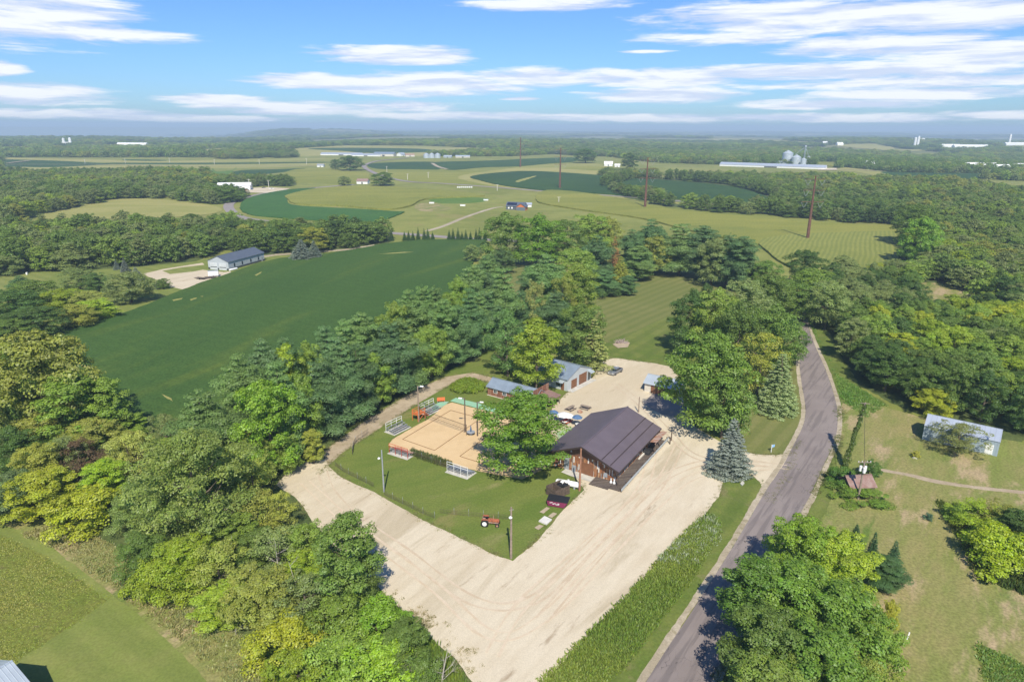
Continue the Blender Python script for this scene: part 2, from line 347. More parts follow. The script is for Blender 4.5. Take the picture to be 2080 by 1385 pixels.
m_brightg = land_mat('bright_verge_grass', (.10, .19, .03), (.13, .21, .04), s1=0.03, s2=0.2, fine=2, famp=0.3)

# asphalt with cracks, tar lines and worn wheel tracks
def road_mat():
    m, T = newmat('worn_asphalt'); v = T.coord(); fine = T.noise(v, 9, 4); big = T.noise(v, 0.08, 4)
    c = T.mix(T.mapr(big, .35, .65), (.215, .18, .165), (.265, .225, .205))
    sv = T.coord(D2R(35), (1.0, 0.06, 1)); streak = T.noise(sv, 1.2, 3); c = T.mix(T.math('MULTIPLY', T.mapr(streak, .48, .62), .6), c, (.135, .115, .11))
    vo = T.add('ShaderNodeTexVoronoi', feature='DISTANCE_TO_EDGE'); wv = T.coord(D2R(35), (0.25, 0.10, 1))
    dn = T.add('ShaderNodeMix', data_type='RGBA'); dn.inputs[0].default_value = 0.18; T.l.new(wv, dn.inputs[6]); nn = T.add('ShaderNodeTexNoise'); T.put(nn.inputs[0], v); nn.inputs['Scale'].default_value = 0.7; T.l.new(nn.outputs[1], dn.inputs[7])
    T.l.new(dn.outputs[2], vo.inputs['Vector']); crack = T.mapr(vo.outputs[0], 0.016, 0.0, 0, 1)
    c = T.mix(T.math('MULTIPLY', crack, T.mapr(T.noise(v, .12, 2), .45, .6)), c, (.04, .035, .035))
    c = T.mix(T.mapr(fine, .3, .7, 0, .2), c, (.13, .11, .10)); finish(T, c, 0.9, fine, 0.15, 0.01); return m
m_road = road_mat()
m_farroad = dirt_mat('far_asphalt', (.27, .235, .215), 0.9, 0.1, 0.05)

# base terrain: polar sheet to the horizon
def terrain():
    R = np.concatenate([np.linspace(0.5, 60, 8), np.geomspace(70, 20000, 260)]); A = np.radians(np.linspace(-100, 100, 300))
    rr, aa = np.meshgrid(R, A, indexing='ij'); X = rr*np.sin(aa); Y = rr*np.cos(aa); Z = terr(X, Y)
    nR, nA = rr.shape; V = np.stack([X.ravel(), Y.ravel(), Z.ravel()], 1)
    i, j = np.meshgrid(np.arange(nR-1), np.arange(nA-1), indexing='ij'); a = (i*nA+j).ravel(); F = np.stack([a, a+nA, a+nA+1, a+1], 1)
    me = bpy.data.meshes.new('ground'); me.from_pydata(V.tolist(), [], F.tolist())
    me.materials.append(m_pasture); me.materials.append(m_far)
    dc = np.hypot(X, Y)[:-1, :-1].ravel(); me.polygons.foreach_set('material_index', (dc > 1900).astype(np.int32)); me.polygons.foreach_set('use_smooth', np.ones(len(F), bool))
    o = bpy.data.objects.new('ground', me); col.objects.link(o); props(o, kind='structure')
    bm = bmesh.new(); bm.from_mesh(me)
    if sum(f.normal.z for f in list(bm.faces)[:50]) < 0: bmesh.ops.reverse_faces(bm, faces=bm.faces)
    bm.to_mesh(me); bm.free()
terrain()

# far strips and fields (distant first, so that nearer layers lie above)
F_ = []
def field(px, mat, raised=0.0, name='field', label=None, jit=0.4, smooth=True, kind='stuff', cat=None, key=None):
    F_.append(px)
    return region(name, px, mat, jit, 3.0, raised, kind, label, cat, smooth, key=key or 'f%d' % len(F_))
FLD = dict(kind='structure', name='field')
field([(1440, 283), (1520, 283), (1700, 291), (1690, 295), (1600, 292), (1450, 286)], m_straw, **FLD)
field([(1725, 293), (1780, 292), (1815, 300), (1800, 305), (1700, 297)], m_straw, **FLD)
field([(1840, 312), (1905, 312), (1905, 320), (1845, 321)], m_pasture, **FLD)
field([(1930, 300), (2080, 296), (2080, 300), (1990, 304), (1840, 302)], m_pasture, **FLD)
field([(1800, 304), (1990, 303), (1985, 306), (1820, 307)], m_straw, **FLD)
field([(0, 299), (55, 298), (60, 305), (0, 309)], m_straw, **FLD)
field([(105, 299), (150, 299), (150, 303), (108, 304)], m_straw, **FLD)
field([(160, 293), (330, 297), (320, 301), (230, 302), (165, 300)], m_pasture, **FLD)
field([(590, 303), (700, 296), (860, 297), (990, 302), (1130, 306), (1130, 309), (990, 309), (850, 318), (640, 320), (560, 316), (545, 310)], m_straw, **FLD)
field([(625, 303), (700, 301), (850, 303), (880, 309), (760, 312), (700, 308)], m_soyf, **FLD)
field([(1160, 291), (1220, 291), (1240, 295), (1180, 296)], m_straw, **FLD)
field([(380, 312), (430, 302), (480, 303), (475, 309), (420, 315)], m_straw, **FLD)
# broad contour strips in the middle distance
field([(0, 322), (150, 325), (300, 321), (480, 325), (640, 318), (760, 316), (1000, 320), (1165, 312), (1260, 322), (1320, 330), (1440, 335), (1660, 340), (1760, 345), (1790, 352), (1700, 366), (1560, 362), (1330, 350), (1240, 350), (1205, 372), (1230, 392), (1130, 388), (960, 395), (760, 392), (640, 380), (600, 360), (420, 358), (200, 357), (0, 352)], m_pasture, name='field', kind='structure')
field([(0, 326), (60, 326), (200, 332), (230, 334), (120, 340), (0, 341)], m_soyf, **FLD)
field([(0, 340), (120, 341), (230, 335), (420, 336), (640, 332), (640, 338), (470, 343), (300, 342), (200, 347), (0, 349)], m_straw, **FLD)
field([(0, 322), (200, 325), (300, 328), (640, 322), (640, 326), (400, 331), (200, 330), (0, 324)], m_straw, **FLD)
field([(255, 325), (330, 326), (330, 328), (260, 327)], m_soyf, **FLD)
field([(230, 332), (350, 332), (640, 330), (640, 332), (350, 335), (220, 334)], m_soyf, **FLD)
field([(460, 355), (490, 347), (560, 345), (620, 343), (580, 350), (520, 356)], m_soyf, **FLD)
field([(340, 344), (420, 346), (440, 353), (430, 358), (340, 350)], m_soyf, **FLD)
field([(432, 343), (440, 349), (475, 346), (480, 340), (470, 352), (455, 362), (420, 362), (430, 355)], m_brightg, **FLD)
field([(600, 345), (700, 343), (745, 352), (740, 372), (640, 379), (600, 378), (570, 362)], m_corn, **FLD)
field([(757, 333), (880, 330), (893, 345), (830, 346), (760, 343)], m_soyf, **FLD)
field([(882, 331), (1000, 327), (1160, 321), (1168, 329), (1120, 333), (1050, 339), (980, 341), (910, 346)], m_soyf, **FLD)
field([(750, 350), (800, 345), (980, 348), (1010, 352), (960, 362), (1000, 372), (1060, 382), (980, 382), (880, 374), (790, 362)], m_corn, **FLD)
field([(1000, 350), (1080, 338), (1200, 333), (1240, 344), (1200, 352), (1110, 351), (1030, 356)], m_straw, **FLD)
field([(1130, 346), (1200, 338), (1250, 345), (1330, 352), (1320, 360), (1220, 358)], m_corn, **FLD)
field([(1720, 341), (1790, 348), (1830, 352), (1835, 366), (1800, 364), (1750, 352), (1700, 347)], m_straw, **FLD)
field([(1790, 350), (1880, 352), (2060, 354), (2060, 358), (1960, 366), (1870, 372), (1830, 362)], m_soyf, **FLD)
field([(1920, 378), (2030, 384), (2040, 390), (1960, 386)], m_straw, **FLD)
field([(1640, 330), (1700, 330), (1705, 339), (1660, 336)], m_corn, **FLD)
# the green field with its pale border, and the long corn slope
field([(930, 360), (1080, 343), (1330, 356), (1500, 378), (1590, 403), (1550, 420), (1330, 412), (1200, 396), (1080, 390)], m_straw, name='grass_border', kind='structure')
field([(957, 360), (1020, 352), (1100, 350), (1300, 364), (1480, 380), (1560, 404), (1530, 413), (1400, 407), (1230, 396), (1100, 388), (1020, 378), (980, 369)], m_soyf, 0.7, 'soybean_field', 'dark green soybean field on the far slope below the tall brown pylons', kind='stuff', cat='crop')
field([(1050, 369), (1085, 360), (1087, 361), (1055, 372)], m_straw, raised=0.75, **FLD)
field([(1540, 415), (1556, 404), (1700, 420), (1840, 440), (1860, 470), (1880, 520), (1800, 600), (1640, 640), (1560, 520), (1560, 470), (1380, 440), (1330, 425)], m_pasture, **FLD)
field([(560, 372), (745, 378), (860, 383), (930, 390), (1000, 396), (1060, 400), (1080, 420), (1100, 440), (1000, 470), (860, 478), (720, 460), (560, 440), (500, 430), (500, 400)], m_pasture, **FLD)
field([(85, 434), (170, 415), (250, 405), (330, 406), (430, 418), (448, 430), (380, 440), (200, 446), (100, 446)], m_straw, name='field', kind='structure')
F1 = F_[-1]
field([(488, 424), (505, 404), (572, 389), (640, 384), (590, 398), (583, 408), (600, 419), (700, 425), (800, 431), (818, 434), (742, 459), (680, 452), (560, 443), (508, 437)], m_soyl, 0.6, 'soybean_field', 'bright green soybean field inside the bend of the far road', cat='crop')
field([(584, 399), (650, 385), (740, 381), (860, 386), (930, 392), (985, 400), (870, 406), (832, 421), (780, 428), (700, 421), (604, 417), (587, 408)], m_corn, 1.2, 'corn_field', 'yellow green corn field above the bright soybeans inside the road bend', cat='crop')
field([(1110, 389), (1200, 396), (1330, 422), (1400, 432), (1540, 444), (1700, 457), (1830, 463), (1830, 473), (1640, 482), (1560, 500), (1400, 470), (1300, 445), (1160, 425), (1090, 410)], m_corn, 0.9, 'corn_field', 'long yellow corn field running along the ridge behind the pines', cat='crop')
field([(1545, 490), (1640, 478), (1830, 474), (1842, 500), (1825, 530), (1815, 570), (1700, 572), (1610, 548), (1560, 515)], m_corn2, 1.0, 'corn_field', 'corn field in curving rows at the foot of the nearest brown pylon', cat='crop')
field([(870, 405), (920, 400), (990, 404), (975, 412), (900, 414)], m_brightg, name='orchard_plot', kind='structure', jit=0.6)
field([(845, 415), (880, 414), (915, 422), (900, 430), (850, 428)], m_dry, **FLD)
field([(1840, 585), (1900, 575), (1985, 600), (1990, 640), (1930, 650), (1860, 620)], m_dry, name='meadow', kind='structure')
# far roads
FR = dict(label=None)
strip('far_road', [(1500, 420), (1330, 405), (1200, 396), (1100, 389), (1000, 381), (900, 374), (830, 370), (780, 360), (755, 350), (742, 342), (742, 336), (770, 328), (830, 322)], 7, m_farroad)
strip('far_road', [(880, 480), (760, 471), (640, 460), (540, 450), (490, 442), (468, 428), (466, 415), (490, 404), (540, 394), (600, 386), (660, 381), (720, 376)], 7.5, m_farroad)
strip('far_road', [(880, 480), (960, 486), (1060, 490)], 7.5, m_farroad)
strip('farm_lane', [(0, 336), (200, 336), (400, 339), (640, 338)], 4, m_shoulder)
strip('farm_lane', [(1700, 345), (1800, 349), (1930, 350), (2080, 356)], 6, m_shoulder)
strip('farm_lane', [(15, 333), (60, 328)], 8, m_shoulder)
strip('farm_lane', [(866, 470), (900, 460), (950, 440), (1000, 424), (1022, 421)], 3.5, m_shoulder)
strip('farm_lane', [(878, 333), (890, 340), (908, 345)], 6, m_shoulder)
strip('farm_lane', [(1130, 386), (1145, 380)], 5, m_shoulder)
region('gravel_yard', [(492, 392), (510, 383), (550, 382), (590, 384), (575, 389), (540, 393)], m_gravel, 0.5, 3)
region('gravel_yard', [(395, 394), (420, 389), (440, 392), (430, 397)], m_gravel, 0.5, 3)
region('gravel_yard', [(1665, 344), (1700, 343), (1700, 347), (1660, 347)], m_gravel, 0.5, 3)

# forest floors, lawns and the big soybean field
L0[0] = LAYER[0]
region('forest_floor', [(0, 478), (250, 474), (470, 466), (720, 480), (800, 490), (690, 509), (560, 519), (440, 508), (400, 530), (250, 545), (0, 556)], m_forest, 1, 3, smooth=True, key='W1')
region('forest_floor', [(0, 360), (200, 357), (420, 359), (440, 371), (590, 373), (585, 380), (500, 378), (420, 388), (380, 396), (300, 403), (220, 407), (90, 437), (0, 455)], m_forest, 1, 3, smooth=True, key='W2')
region('forest_floor', [(1235, 394), (1220, 380), (1240, 366), (1330, 364), (1470, 366), (1650, 366), (1760, 376), (1860, 376), (2080, 396), (2080, 560), (2080, 890), (1960, 875), (1880, 845), (1800, 812), (1745, 780), (1700, 715), (1660, 640), (1640, 580), (1700, 580), (1815, 575), (1850, 520), (1845, 470), (1830, 458), (1700, 452), (1540, 438), (1410, 428), (1330, 415)], m_forest, 1, 3, smooth=True, key='W5')
region('grass', [(0, 556), (250, 545), (400, 531), (440, 520), (560, 520), (700, 512), (600, 540), (420, 590), (240, 650), (100, 676), (0, 690)], m_mown, 0.3, 2)
region('gravel_yard', [(291, 556), (330, 547), (411, 534), (415, 538), (370, 543), (330, 550), (345, 557), (390, 552), (412, 548), (455, 553), (470, 551), (468, 557), (440, 567), (400, 586), (370, 588), (345, 582), (325, 570), (300, 562)], m_gravel, 0.3, 1.5)
region('farm_lane', [(523, 521), (560, 516), (700, 506), (760, 497), (762, 499), (700, 509), (560, 519.5), (524, 525)], m_shoulder, 0.2, 2)
region('soybean_field', [(90, 672), (192, 656), (252, 639), (300, 622), (343, 603), (411, 576), (466, 558), (521, 538), (570, 527), (640, 520), (720, 509), (780, 497), (860, 489), (985, 488), (992, 500), (975, 515), (958, 540), (962, 562), (985, 572), (1000, 600), (985, 640), (930, 690), (850, 735), (760, 775), (640, 830), (540, 880), (420, 930), (300, 915), (215, 850), (190, 790), (150, 735), (112, 700)], m_soy, 0.35, 1.2, raised=0.7, kind='stuff', label='big dark green soybean field between the pine windbreak and the gray barn', cat='crop', smooth=False, key='SOY')
for bp in ([(350, 613), (372, 609), (370, 612), (352, 616)], [(386, 612), (400, 608), (399, 611), (388, 615)], [(407, 606), (413, 605), (412, 607)], [(518, 562), (532, 555), (530, 559), (521, 564)], [(155, 742), (190, 752), (200, 758), (196, 758), (170, 750)], [(770, 519), (820, 515), (840, 515), (800, 518)], [(330, 806), (350, 815), (352, 821), (338, 814)]):
    region('bare_patch', bp, m_straw, 0.3, .8, raised=0.72)
region('grass', [(940, 562), (985, 545), (1010, 500), (1060, 500), (1100, 560), (1060, 640), (1000, 640), (985, 580)], m_lawn2, 0.3, 1.5, smooth=True)
region('forest_floor', [(0, 800), (110, 825), (200, 870), (310, 925), (440, 935), (545, 890), (650, 835), (770, 780), (860, 740), (940, 695), (990, 640), (1010, 690), (965, 735), (905, 765), (850, 785), (800, 815), (752, 845), (700, 880), (650, 925), (600, 950), (572, 970), (640, 1060), (700, 1130), (790, 1215), (850, 1270), (930, 1340), (985, 1420), (650, 1420), (560, 1350), (440, 1255), (290, 1205), (230, 1112), (130, 1062), (0, 1045)], m_forest, 0.4, 1.0, key='W4')
region('mown_lawn', [(1195, 600), (1260, 570), (1330, 540), (1350, 528), (1400, 535), (1470, 565), (1600, 570), (1640, 640), (1632, 740), (1560, 800), (1480, 850), (1400, 820), (1365, 742), (1330, 730), (1220, 735), (1180, 700)], m_lawn2, 0.3, 0.8)
region('lawn', [(1220, 700), (1290, 672), (1380, 640), (1420, 690), (1400, 760), (1340, 745), (1290, 738), (1200, 745)], m_verge, 0.5, 0.8, smooth=True)
region('lawn', [(880, 760), (960, 725), (1000, 700), (1060, 700), (1100, 760), (1160, 800), (1130, 820), (1000, 775), (930, 770)], m_lawn, 0.3, 0.6)
region('lawn', [(640, 940), (720, 860), (860, 785), (960, 745), (1010, 765), (1100, 800), (1180, 900), (1190, 990), (1140, 1050), (1042, 1140), (940, 1100), (760, 1005), (660, 950)], m_lawn, 0.2, 0.5, key='LAWN')
region('dirt_track', [(640, 930), (700, 884), (752, 848), (800, 819), (850, 788), (905, 766), (960, 757), (1005, 768), (1012, 782), (960, 768), (915, 781), (880, 801), (820, 838), (760, 878), (700, 917), (665, 946), (650, 965)], m_track, 0.18, 0.4)
# right-hand lawns, meadow and the bottom-left field
region('grass', [(1640, 585), (1700, 710), (1750, 790), (1800, 820), (1760, 850), (1740, 950), (1640, 1120), (1520, 1300), (1470, 1420), (1300, 1420), (1500, 1120), (1640, 900), (1660, 800), (1620, 640)], m_verge, 0.3, 0.8)
region('meadow', [(1712, 820), (1790, 826), (1880, 850), (1960, 880), (2120, 905), (2400, 1000), (2400, 1500), (1450, 1500), (1530, 1300), (1650, 1120), (1690, 1010), (1700, 920)], m_dry, 0.5, 0.6, key='MEADOW')
region('weeds', [(1905, 1020), (2000, 1040), (2100, 1060), (2300, 1100), (2300, 1300), (2100, 1210), (1990, 1170), (1950, 1100)], m_rough, 0.5, 0.6)
region('weeds', [(1985, 1305), (2100, 1360), (2300, 1420), (2300, 1500), (1980, 1500), (2000, 1385)], m_rough, 0.5, 0.6)
strip('farm_lane', [(1790, 955), (1850, 966), (1900, 978), (1980, 990), (2100, 1003), (2250, 1020)], 1.3, m_track, 0.25)
region('meadow', [(-300, 1000), (0, 1045), (130, 1060), (235, 1110), (295, 1205), (440, 1255), (560, 1345), (700, 1500), (-300, 1500)], m_dry, 0.5, 0.6, key='MEADOW2')
region('mown_grass', [(-300, 980), (0, 1062), (90, 1100), (220, 1200), (330, 1290), (420, 1385), (460, 1450), (-300, 1500)], m_mown, 0.25, 0.6)
region('rough_field', [(-300, 1040), (0, 1088), (100, 1135), (221, 1219), (150, 1270), (70, 1320), (-20, 1375), (-300, 1500)], m_rough, 0.3, 0.5)
# the limestone lot with the entrance drive
region('gravel_lot', [(560, 985), (590, 955), (650, 922), (668, 948), (690, 968), (760, 1001), (850, 1051), (940, 1096), (1000, 1125), (1042, 1140), (1070, 1116), (1100, 1090), (1140, 1042), (1172, 1010), (1188, 995), (1160, 960), (1120, 910), (1110, 850), (1125, 825), (1150, 800), (1205, 765), (1225, 733), (1250, 728), (1290, 733), (1330, 738), (1362, 745), (1380, 770), (1392, 830), (1400, 860), (1440, 885), (1462, 897), (1500, 915), (1532, 923), (1578, 925), (1601, 921), (1622, 895), (1610, 935), (1591, 975), (1567, 1020), (1551, 1000), (1542, 978), (1529, 967), (1504, 956), (1475, 955), (1462, 1008), (1420, 1060), (1350, 1130), (1280, 1210), (1200, 1290), (1150, 1340), (1080, 1410), (985, 1420), (930, 1345), (850, 1270), (790, 1215), (700, 1130), (640, 1065), (600, 1010)], m_gravel, 0.22, 0.4, key='LOT')
region('asphalt_apron', [(1328, 797), (1375, 806), (1400, 830), (1395, 855), (1345, 843), (1305, 822)], m_farroad, 0.1, 0.5)
region('lawn', [(1462, 897), (1480, 850), (1540, 800), (1600, 740), (1626, 760), (1629, 783), (1636, 828), (1630, 869), (1614, 902), (1601, 919), (1578, 924), (1532, 922), (1500, 914)], m_lawn2, 0.15, 0.4, key='LAWN_R')
region('lawn', [(1475, 955), (1504, 957), (1529, 968), (1542, 979), (1550, 1000), (1535, 1060), (1480, 1130), (1420, 1215), (1345, 1330), (1290, 1420), (1080, 1420), (1150, 1340), (1200, 1290), (1280, 1210), (1350, 1130), (1420, 1060), (1460, 1010)], m_verge, 0.2, 0.4, key='VERGE')
# the road
RL = [(1285, 1425), (1312, 1385), (1360, 1310), (1440, 1188), (1500, 1092), (1554, 1000), (1591, 944), (1614, 900), (1632, 862), (1636, 828), (1629, 783), (1624, 738), (1630, 690), (1630, 650), (1622, 618)]
RR = [(1630, 618), (1634, 641), (1644, 671), (1656, 704), (1674, 744), (1689, 786), (1700, 828), (1701, 862), (1694, 900), (1672, 948), (1649, 1000), (1621, 1052), (1572, 1148), (1530, 1227), (1480, 1315), (1446, 1381), (1425, 1425)]
PXPOLY['ROAD'] = RL+RR
def grow(P, Q, w):
    a = [np.array(G(*p)) for p in P]; b = [np.array(G(*q)) for q in Q[::-1]]; b = cr(b, False, 4); a = cr(a, False, 4)
    A = []
    for i, p in enumerate(a):
        t = a[min(i+1, len(a)-1)]-a[max(i-1, 0)]; t = t/np.linalg.norm(t); A.append(p+np.array([-t[1], t[0]])*w)
    return a, A
a1, A1 = grow(RL, RR, 0.9); a2, A2 = grow(RR, RL, 0.9)
region('gravel_shoulder', A1+a1[::-1], m_shoulder, 0.18, 0.4, world=True)
region('gravel_shoulder', A2+a2[::-1], m_shoulder, 0.16, 0.4, world=True)
region('road', cr([G(*p) for p in RL], False, 4)+cr([G(*p) for p in RR], False, 4), m_road, 0.05, 0.8, world=True)
# volleyball sand with its green border cloth
region('court_sand', [(789, 905), (798, 893), (822, 878), (870, 852), (905, 822), (918, 818), (1000, 838), (1060, 855), (1120, 880), (1140, 905), (1110, 950), (1060, 975), (985, 960), (940, 950), (912, 940), (850, 922), (838, 918), (800, 912)], m_sand, 0.2, 0.4, key='SAND')
m_cloth = dirt_mat('green_ground_cloth', (.19, .42, .27), 0.8, 0.35, 0.8, c2=(.3, .42, .28))
region('ground_cloth', [(914, 815), (926, 808), (965, 818), (1006, 831), (1030, 850), (1000, 837), (960, 827)], m_cloth, 0.12, 0.4, kind='stuff', label='faded green cloth strip edging the back of the sand court', cat='ground cloth')
region('ground_cloth', [(876, 826), (893, 817), (912, 816), (906, 822), (890, 832), (880, 836)], m_cloth, 0.12, 0.4, kind='stuff', label='small faded green cloth patch beside the back bleacher', cat='ground cloth')
m_conc = dirt_mat('weathered_concrete', (.5, .48, .43), 0.9, 0.2, 0.8)
region('patio', [(1130, 880), (1160, 868), (1185, 880), (1210, 895), (1190, 930), (1150, 920)], dirt_mat('green_patio_carpet', (.3, .4, .22), .95, .2, .6), 0.1, 0.4)

# tyre tracks swept across the lot
m_tyre = land_mat('packed_tyre_track', (.55, .445, .315), (.62, .52, .39), s1=0.3, s2=1.2, fine=7, famp=0.1)
m_tyre2 = land_mat('loose_gravel_track', (.53, .425, .30), (.60, .50, .37), s1=0.3, s2=1.2, fine=7, famp=0.15)
for i, P in enumerate(([(655, 958), (672, 1000), (720, 1050), (820, 1120), (960, 1220), (1080, 1220), (1180, 1130), (1290, 1020), (1370, 960), (1470, 935), (1600, 950)], [(620, 980), (720, 1070), (880, 1190), (1000, 1290), (1110, 1250), (1240, 1120), (1340, 1020), (1420, 965), (1560, 950)], [(1250, 780), (1300, 820), (1360, 880), (1420, 930), (1560, 945)], [(1330, 900), (1300, 1000), (1190, 1110), (1060, 1230), (1000, 1330)], [(1380, 905), (1330, 1000), (1220, 1120), (1100, 1260)])):
    c = [np.array(G(*p)) for p in P]
    for sd in (-.8, .8):
        q = []
        for k, p in enumerate(c):
            d = c[min(k+1, len(c)-1)]-c[max(k-1, 0)]; d = d/np.linalg.norm(d); q.append(p+np.array([-d[1], d[0]])*sd)
        strip('tyre_track', q, .3, m_tyre if i % 2 else m_tyre2, .12, world=True, close=.3)

# ================================================================ TREES
def leaf_mat(name, trans=0.4, rough=0.6, inst=False):
    m, T = newmat(name)
    if inst:
        a = T.add('ShaderNodeAttribute', attribute_type='INSTANCER', attribute_name='col'); base = a.outputs[0]
    else:
        a = T.add('ShaderNodeObjectInfo'); base = a.outputs['Color']
    v = T.add('ShaderNodeAttribute', attribute_type='GEOMETRY', attribute_name='v')
    sp = T.add('ShaderNodeSeparateColor'); T.l.new(v.outputs[0], sp.inputs[0])
    hs = T.add('ShaderNodeHueSaturation'); T.put(hs.inputs['Color'], base); T.put(hs.inputs['Hue'], T.mapr(sp.outputs[1], 0, 1, 0.485, 0.515, False))
    T.put(hs.inputs['Value'], T.mapr(sp.outputs[0], 0, 1, 0.76, 1.30, False)); T.put(hs.inputs['Saturation'], T.mapr(sp.outputs[2], 0, 1, 0.9, 1.1, False))
    d = T.add('ShaderNodeBsdfDiffuse'); T.put(d.inputs[0], hs.outputs[0]); t = T.add('ShaderNodeBsdfTranslucent'); T.put(t.inputs[0], T.mix(1.0, hs.outputs[0], (1.0, 1.1, .6), 'MULTIPLY'))
    g = T.add('ShaderNodeBsdfGlossy'); g.inputs['Roughness'].default_value = 0.45; g.inputs[0].default_value = (.9, .95, 1, 1)
    mx = T.add('ShaderNodeMixShader'); mx.inputs[0].default_value = trans; T.l.new(d.outputs[0], mx.inputs[1]); T.l.new(t.outputs[0], mx.inputs[2])
    m2 = T.add('ShaderNodeMixShader'); m2.inputs[0].default_value = 0.018; T.l.new(mx.outputs[0], m2.inputs[1]); T.l.new(g.outputs[0], m2.inputs[2])
    o = T.add('ShaderNodeOutputMaterial'); T.l.new(m2.outputs[0], o.inputs[0]); return m
m_leaf = leaf_mat('tree_leaves'); m_leafi = leaf_mat('wood_leaves', inst=True)
m_bark = dirt_mat('bark', (.14, .11, .08), 0.95, 0.4, 2.0); m_dead = dirt_mat('bleached_dead_wood', (.42, .38, .33), 0.9, 0.25, 2.0)
def unit(n): 
    v = RNG.normal(size=(n, 3)); return v/np.linalg.norm(v, axis=1, keepdims=True)
class Leaves:
    def __init__(s): s.P = []; s.N = []; s.S = []; s.C = []
    def lump(s, c, r, n, size, flat=1.0, up=0.35, aspect=1.0, bright=0.0, shell=0.7, nj=0.36):
        d = unit(n); d[:, 2] = np.where(d[:, 2] < -0.35, -d[:, 2]*0.6, d[:, 2]); rad = r*(shell+(1-shell)*RNG.random(n)**.5)*(0.85+0.3*RNG.random(n))
        p = d*rad[:, None]; p[:, 2] *= flat; N = d.copy(); N[:, 2] = N[:, 2]/max(flat, .4)+up; N += RNG.normal(size=(n, 3))*nj; N /= np.linalg.norm(N, axis=1, keepdims=True)
        s.P.append(p+np.array(c)); s.N.append(N); s.S.append(np.stack([size*(0.6+0.8*RNG.random(n)), size*aspect*(0.6+0.8*RNG.random(n))], 1))
        lb = RNG.random()
        s.C.append(np.clip(np.stack([0.5*RNG.random(n)+0.5*lb+bright, 0.5*RNG.random(n)+.5*RNG.random(), RNG.random(n)], 1), 0, 1))
    def mesh(s, name, mat, extra=None):
        P = np.concatenate(s.P); N = np.concatenate(s.N); S = np.concatenate(s.S); C = np.concatenate(s.C); n = len(P)
        a = np.cross(N, unit(n)); a /= np.linalg.norm(a, axis=1, keepdims=True)+1e-9; b = np.cross(N, a)
        # a kite-like leaf spray of four corners, slightly folded
        v = np.stack([P-a*S[:, :1]*.5, P-b*S[:, 1:]*.45+a*S[:, :1]*.1, P+a*S[:, :1]*.5-N*S[:, :1]*.12, P+b*S[:, 1:]*.45+a*S[:, :1]*.1], 1).reshape(-1, 3)
        me = bpy.data.meshes.new(name); nv = len(v); me.vertices.add(nv); me.vertices.foreach_set('co', v.astype(np.float32).ravel())
        me.loops.add(nv); me.loops.foreach_set('vertex_index', np.arange(nv, dtype=np.int32)); me.polygons.add(n)
        me.polygons.foreach_set('loop_start', np.arange(0, nv, 4, dtype=np.int32)); me.polygons.foreach_set('loop_total', np.full(n, 4, np.int32))
        me.materials.append(mat); me.update(calc_edges=True)
        at = me.attributes.new('v', 'FLOAT_COLOR', 'POINT'); cc = np.concatenate([np.repeat(C, 4, 0), np.ones((nv, 1))], 1); at.data.foreach_set('color', cc.astype(np.float32).ravel())
        return me
def limbs(mb, base, h, r, n, spread, seed, top=0.75, sub=2):
    rd = random.Random(seed)
    p = Vector(base); q = Vector((base[0]+rd.uniform(-.3, .3), base[1]+rd.uniform(-.3, .3), base[2]+h*.45)); e = Vector((q.x+rd.uniform(-.4, .4), q.y+rd.uniform(-.4, .4), base[2]+h*top))
    mb.cyl(p, q, r, r*.65, 8); mb.cyl(q, e, r*.65, r*.15, 7)
    for k in range(n):
        t = rd.uniform(.25, .95); s0 = p.lerp(q, t/.6) if t < .6 else q.lerp(e, (t-.6)/.4); a = k*2.4+rd.uniform(-.4, .4); L = spread*rd.uniform(.5, .9)*(1.15-t*.6)
        s1 = s0+Vector((math.cos(a)*L*.6, math.sin(a)*L*.6, L*.35)); s2 = s1+Vector((math.cos(a+.3)*L*.4, math.sin(a+.3)*L*.4, L*.4)); rr = r*.35*(1.1-t*.6)
        mb.cyl(s0, s1, rr, rr*.6, 5); mb.cyl(s1, s2, rr*.6, rr*.15, 4)
        for j in range(sub):
            b = a+rd.uniform(-1.2, 1.2); f = s0.lerp(s1, rd.uniform(.4, 1)); mb.cyl(f, f+Vector((math.cos(b), math.sin(b), rd.uniform(.2, .9)))*L*.4, rr*.35, rr*.08, 4)
def broad(seed, H=12, R=4.6, nl=70, leaves=5200, lr=1.25, size=.235, low=.12, shape='round', gap=0.0, flat=.8):
    Lv = Leaves(); rd = random.Random(seed); per = leaves//nl
    for k in range(nl):
        t = (k+.5)/nl; z = low+(1-low)*(t**.85); a = k*2.39996+rd.uniform(-.5, .5)
        u = (z-low)/(1-low)
        prof = {'round': math.sqrt(max(0, 1-(2*u-.85)**2/1.35)), 'tall': math.sqrt(max(0, 1-(2*u-.8)**2/1.5))*.9, 'wide': (1-u**2.4)**.6*(.75+.4*u), 'low': (1-u**2)**.5}[shape]
        rr = R*prof*rd.choice((1.14, 1, .92, .8, .6, .35) if u < .93 else (.4, .2, .1)); rr = max(0, rr-lr*.35)
        c = (math.cos(a)*rr, math.sin(a)*rr, H*z-lr*.4*(u > .9)+rd.uniform(-.3, .3)); lk = lr*rd.uniform(.65, 1.3)*(1-.25*u)
        if rd.random() < gap: continue
        Lv.lump(c, lk, int(per*(lk/lr)**1.6), size, flat, bright=rd.uniform(-.12, .16))
        for q in range(2):                                     # small sprays break the outline of the lump
            w = unit(1)[0]; Lv.lump((c[0]+w[0]*lk*.95, c[1]+w[1]*lk*.95, c[2]+abs(w[2])*lk*.8), lk*.42, int(per*.16), size*.85, .7)
    return Lv
